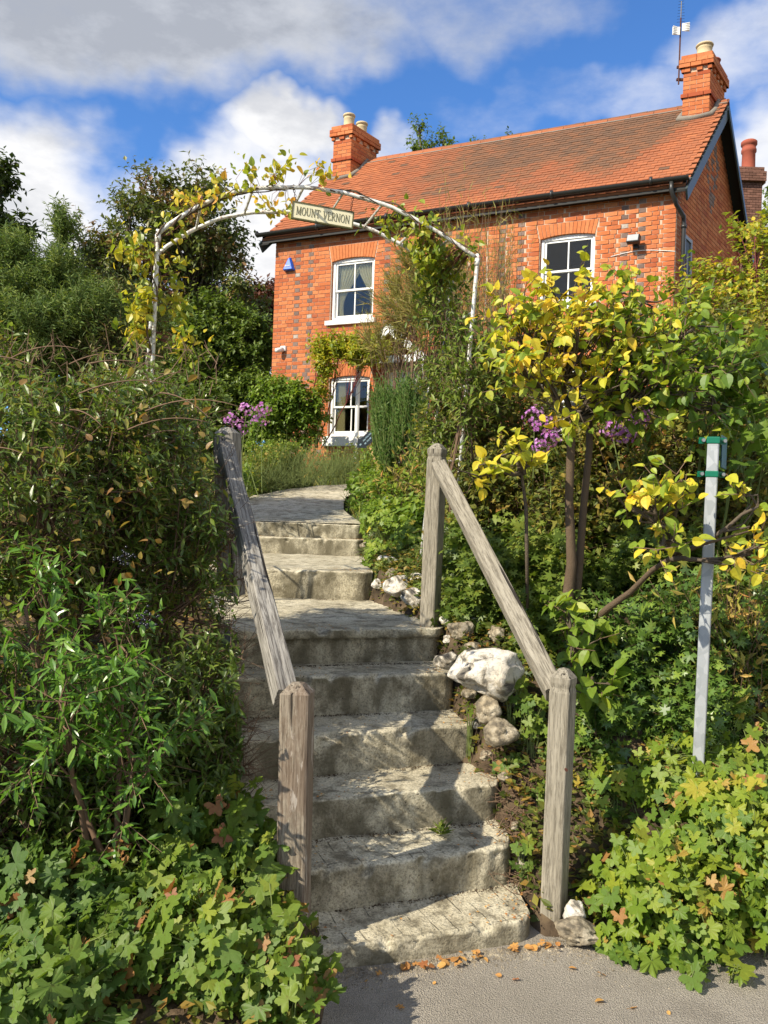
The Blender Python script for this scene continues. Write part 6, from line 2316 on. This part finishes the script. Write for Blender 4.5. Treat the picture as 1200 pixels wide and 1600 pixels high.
# ---------------------------------------------------------------- ground cover
r = np.random.RandomState(201)
N = 60000
y_ = r.uniform(2.0, 8.5, N)
x = np.where(r.rand(N) < .5, np.where(r.rand(N) < .35, np.interp(y_, cor_y, cor_r) + r.uniform(0, .5, N), r.uniform(-.4, 3.2, N)), r.uniform(-3.4, -.15, N))
y = y_
z = ground(x, y)
sel = (z > .03) & ~corridor(x, y, -.02) 
x, y, z = x[sel], y[sel], z[sel]
L = Leaves()
n = len(x)
L.add(np.stack([x, y, z + r.rand(n) * .07], -1), r.randn(n, 3) * [1, 1, .3] + [0, 0, .25], unit(r.randn(n, 3) * .4 + [0, -.2, 1]), r.uniform(.02, .055, n), r.rand(n) ** 1.4)
gc = thing('ground_cover', None, None, (0, 4, .8))
gc['kind'] = 'stuff'
emit(L, T_DIA, LM['olive'], gc, 'leaf', 0, None, rest='leaf_litter', kind='stuff')
N = 30000
x, y = r.uniform(-9, 9, N), r.uniform(8, 19, N)
sel = ~corridor(x, y, .05)
x, y = x[sel], y[sel]
z = ground(x, y)
L = Leaves()
n = len(x)
L.add(np.stack([x, y, z], -1), r.randn(n, 3) * [.5, .5, .2] + [0, 0, 1], unit(r.randn(n, 3) * [1, 1, .2] + [0, -1, .3]), r.uniform(.10, .30, n), r.rand(n) * .8)
gr = thing('grass', None, None, (0, 12, 2))
gr['kind'] = 'stuff'
emit(L, T_BLADE, LM['grass'], gr, 'blade', 0, None, rest='grass_blades', kind='stuff')

# dry stalks and rubble between steps and right post
t = thing('dead_plant', 'tangle of dead brown stalks on the bank between the steps and the lower right post', 'plants', P(820, 1250, 3.7))
g = MB()
A = np.array([P(r.uniform(775, 855), r.uniform(1170, 1400), 1) for _ in range(500)])
py_r = r.uniform(1160, 1400, 500)
px_r = r.uniform(775, 858, 500) + (py_r - 1280) * .12
Yr = np.interp(py_r, [1160, 1400], [3.95, 3.38])
A = np.array([P(a, b_, c_) for a, b_, c_ in zip(px_r, py_r, Yr)])
A[:, 2] = np.maximum(A[:, 2], ground(A[:, 0], A[:, 1]))
tubes(g, A, A + r.randn(500, 3) * [.05, .04, .03] + [.0, 0, .01], .0022, .001, 3, r.randn(500, 3) * .01)
g.part('stalks', MAT['twig'], t, kind='stuff')


# ---------------------------------------------------------------- stones
def stone(px, py, Y, w_, h_, label, seed, group=None, tint=.5, name='flint_stone', gz=None):
    Y = min(Y, PG(px, py + h_ * .5) ) if name == 'flint_stone' else Y
    c = P(px, py, Y)
    rx, rz = w_ * Y / FPX / 2 * .9, h_ * Y / FPX / 2 * .88
    ry = (rx + rz) / 2 * .9
    import bmesh
    bm = bmesh.new()
    bmesh.ops.create_icosphere(bm, subdivisions=4, radius=1)
    rr_ = np.random.RandomState(seed)
    pl = unit(rr_.randn(11, 3))
    ph_ = rr_.uniform(.68, .95, 11)
    for v in bm.verts:
        p = v.co.copy()
        q = pl @ np.array(p)
        d = float(np.min(np.where(q > .05, ph_ / np.maximum(q, .05), 9)))
        d = min(d, 1.15)
        d *= 1 + .13 * mnoise.noise(p * 1.7 + Vector((0, seed, 0))) + .05 * mnoise.noise(p * 5 + Vector((0, 0, seed))) + .03 * mnoise.noise(p * 11 + Vector((0, 0, seed)))
        hole = max(0.0, mnoise.noise(p * 2.3 + Vector((seed, 3, 1))) - .28)
        d *= 1 - .9 * hole
        v.co = Vector((p.x * rx, p.y * ry, p.z * rz)) * d * 1.12
    g = MB()
    g.add(np.array([list(v.co) for v in bm.verts]) + c, [tuple(v.index for v in f.verts) for f in bm.faces], tint)
    bm.free()
    g.top(name, MAT['rubble' if .62 < tint < .82 else 'flint'], c, label, 'stone', group, smooth=True)


stone(764, 1055, 4.02, 118, 78, 'big white crusted flint with dark hollows beside the fifth step', 1, tint=1.1)
stone(698, 1034, 4.35, 36, 30, 'small banded grey flint wedged between the sixth step and the big white flint', 2, tint=.3)
stone(763, 1112, 3.95, 40, 44, 'smooth upright buff stone just under the big white flint', 3, tint=.75)
stone(784, 1146, 3.85, 52, 46, 'rough yellowish stone with a hollow, lowest of the pile beside the fourth step', 4, tint=.8)
stone(718, 984, 4.75, 44, 30, 'ochre flint at the foot of the upper right post', 5, tint=.75)
stone(697, 968, 4.95, 18, 16, 'little white pebble touching the upper right post', 6, tint=1.2)
stone(745, 975, 4.8, 26, 20, 'white knobbly flint right of the ochre flint', 7, tint=1.0)
stone(775, 990, 4.7, 28, 26, 'white and black broken flint under the right handrail', 8, tint=.8)
stone(738, 1012, 4.5, 26, 20, 'flat brownish stone between the ochre and the big white flint', 9, tint=.65)
stone(625, 915, 6.4, 46, 32, 'pointed white flint left of the upper right post', 10, tint=.95)
stone(645, 933, 5.9, 40, 34, 'grey mottled flint directly left of the upper right post', 11, tint=.6)
stone(590, 913, 6.3, 24, 18, 'small cream stone at the end of the seventh step', 12, tint=.85)
stone(607, 875, 7.2, 32, 16, 'flat white stone in the greenery beside the seventh step', 13, tint=1.0)
stone(570, 852, 8.1, 20, 10, 'thin pale stone at the end of the eighth step', 14, tint=.8)
stone(590, 838, 8.3, 24, 16, 'rough grey stone behind the eighth step end', 15, tint=.6)
stone(710, 870, 6.4, 34, 30, 'pale stone half hidden in leaves right of the upper post', 16, tint=.85)
stone(720, 935, 5.6, 36, 26, 'lumpy pale flint behind the upper right post foot', 17, tint=.85)
stone(900, 1427, 3.22, 34, 40, 'smooth cream stone at the foot of the lower right post', 18, tint=1.0)
stone(906, 1458, 3.14, 76, 38, 'broken flint with blue black face on the pavement at the lower right post', 19, tint=.7)
stone(817, 1345, 3.5, 22, 30, 'dark flint at the end of the second step', 20, tint=.3)
stone(668, 770, 8.6, 18, 16, 'white stone in the planting behind the upper right post head', 21, tint=1.2)
stone(623, 735, 10.0, 14, 14, 'white stone under the rosemary like bush', 22, tint=1.2)

for k_, (px, py, w_, h_, tn_) in enumerate(((735, 1085, 26, 20, .7), (722, 1060, 18, 16, .5), (800, 1100, 24, 20, .75), (760, 1180, 20, 16, .7), (790, 1215, 22, 16, .75), (700, 1000, 18, 14, .9), (680, 950, 16, 14, 1.0), (650, 905, 22, 18, .9), (612, 895, 18, 14, .7), (805, 1290, 18, 14, .75), (745, 1130, 18, 16, .6))):
    stone(px, py, 20, w_, h_, 'small rubble stone bedded in the earth along the right edge of the steps', 40 + k_, 'small stones edging the steps', tn_)
geranium('young geranium leaves between the buff stones and the lower right post', [(800, 1075, 4.0, 26, 22, .06, 16), (830, 1135, 3.9, 24, 26, .06, 16), (735, 1110, 4.1, 14, 16, .04, 8), (845, 1250, 3.7, 14, 30, .05, 10), (730, 1000, 4.7, 16, 12, .05, 8)], 38, LM['geranium'], .045, 60, tint=(.2, .95))

# fallen leaves along the foot of the steps
LF = []
for TT in (T_OVATE, T_PALM2):
    g = MB()
    g.add(TT[0], TT[1])
    LF.append(g.mesh('fallen_leaf', LM['dead'], (0, 0, 0)))
r = np.random.RandomState(301)
f0, f1 = STEPS[0][0], STEPS[0][1]
nl_ = 0
for k in range(54):
    if k < 42:
        u = .42 + .62 * r.rand() ** .8
        p = f0 + (f1 - f0) * u + unit(np.array([(f1 - f0)[1], -(f1 - f0)[0], 0])) * (.045 + abs(r.randn()) * .022)
        p[2] = .006 + r.rand() * .012
        lab = 'curled orange brown leaf fallen along the foot of the lowest step'
        grp = 'fallen leaves along the lowest step'
    else:
        p = np.array([r.uniform(-.02, 1.2), r.uniform(2.5, 3.0), .006])
        lab = 'dry yellow leaf lying on the open pavement'
        grp = 'fallen leaves scattered on the pavement'
    o = bpy.data.objects.new('fallen_leaf', LF[k % 2])
    COL.objects.link(o)
    o.location = tuple(p)
    o.rotation_euler = (r.uniform(-.5, .5), r.uniform(-.5, .5), r.uniform(0, 6.28))
    s_ = r.uniform(.018, .042)
    o.scale = (s_, s_, s_)
    o['tint'] = float(r.rand())
    tag(o, lab, 'fallen leaf', grp)

# grit, leaf scraps and added dark crumbs in the step joints and along the pavement edge
def scatter_chips(pts, smin, smax, name, mat, seed, tint=(0, 1)):
    r = np.random.RandomState(seed)
    n = len(pts)
    V0 = np.array([(1, 0, 0), (-.6, .8, 0), (-.5, -.9, 0), (0, 0, .9)], float)
    F0 = np.array([(0, 1, 3), (1, 2, 3), (2, 0, 3)])
    s_ = r.uniform(smin, smax, n)
    a = r.rand(n) * 6.28
    R = np.stack([np.stack([np.cos(a), -np.sin(a), 0 * a], -1), np.stack([np.sin(a), np.cos(a), 0 * a], -1), np.tile([0, 0, 1.0], (n, 1))], 1)
    W = pts[:, None] + np.einsum('nij,kj->nki', R, V0) * (s_[:, None] * r.uniform(.5, 1.4, (n, 4)))[:, :, None] if False else pts[:, None] + np.einsum('nij,kj->nki', R, V0) * s_[:, None, None] * r.uniform(.6, 1.3, (n, 4, 1))
    g = MB()
    g.add(W.reshape(-1, 3), (F0[None] + (np.arange(n) * 4)[:, None, None]).reshape(-1, 3), np.repeat(r.uniform(tint[0], tint[1], n), 4))
    g.top(name, mat, (0, 3, 0), kind='stuff')


r = np.random.RandomState(401)
pts = []
for i in range(len(STEPS) - 1):
    a, c, h = STEPS[i + 1]
    hb = STEPS[i][2]
    bk = unit(np.array([-(c - a)[1], (c - a)[0], 0]))
    for _ in range(420):
        u = r.rand()
        p = a + (c - a) * u - bk * (.004 + abs(r.randn()) * .016)
        pts.append([p[0], p[1], hb - .002])
scatter_chips(np.array(pts), .0015, .0055, 'joint_shade_crumbs', MAT['soil'], 402)  # dark crumbs added to deepen the corner shade at the riser bases
pts = []
for _ in range(5200):
    u = r.uniform(.0, 1.9)
    p = STEPS[0][0] + (STEPS[0][1] - STEPS[0][0]) * u - np.array([-.35, .9, 0]) * (abs(r.randn()) * (.05 if u < 1.05 else .16) - (.02 if u > 1.05 else -.02))
    pts.append([p[0], p[1], 0.0])
scatter_chips(np.array(pts), .0015, .006, 'gravel', MAT['rubble'], 403)
L = Leaves()
n = 900
i_ = r.randint(0, len(STEPS), n)
A_ = np.array([STEPS[i][0] + (STEPS[i][1] - STEPS[i][0]) * min(1, abs(r.normal(0, .25)) if r.rand() < .5 else 1 - abs(r.normal(0, .12))) for i in i_])
A_[:, 1] += r.uniform(.02, .25, n)
A_[:, 2] = np.array([STEPS[i][2] for i in i_]) + .004
L.add(A_, r.randn(n, 3) * [1, 1, .1], np.tile([0, 0, 1.0], (n, 1)) + r.randn(n, 3) * .2, r.uniform(.006, .018, n), r.rand(n))
lt_ = thing('leaf_litter', None, None, (0, 4, .5))
lt_['kind'] = 'stuff'
emit(L, T_DIA, LM['dead'], lt_, 'leaf', 0, None, rest='leaf_scraps', kind='stuff')
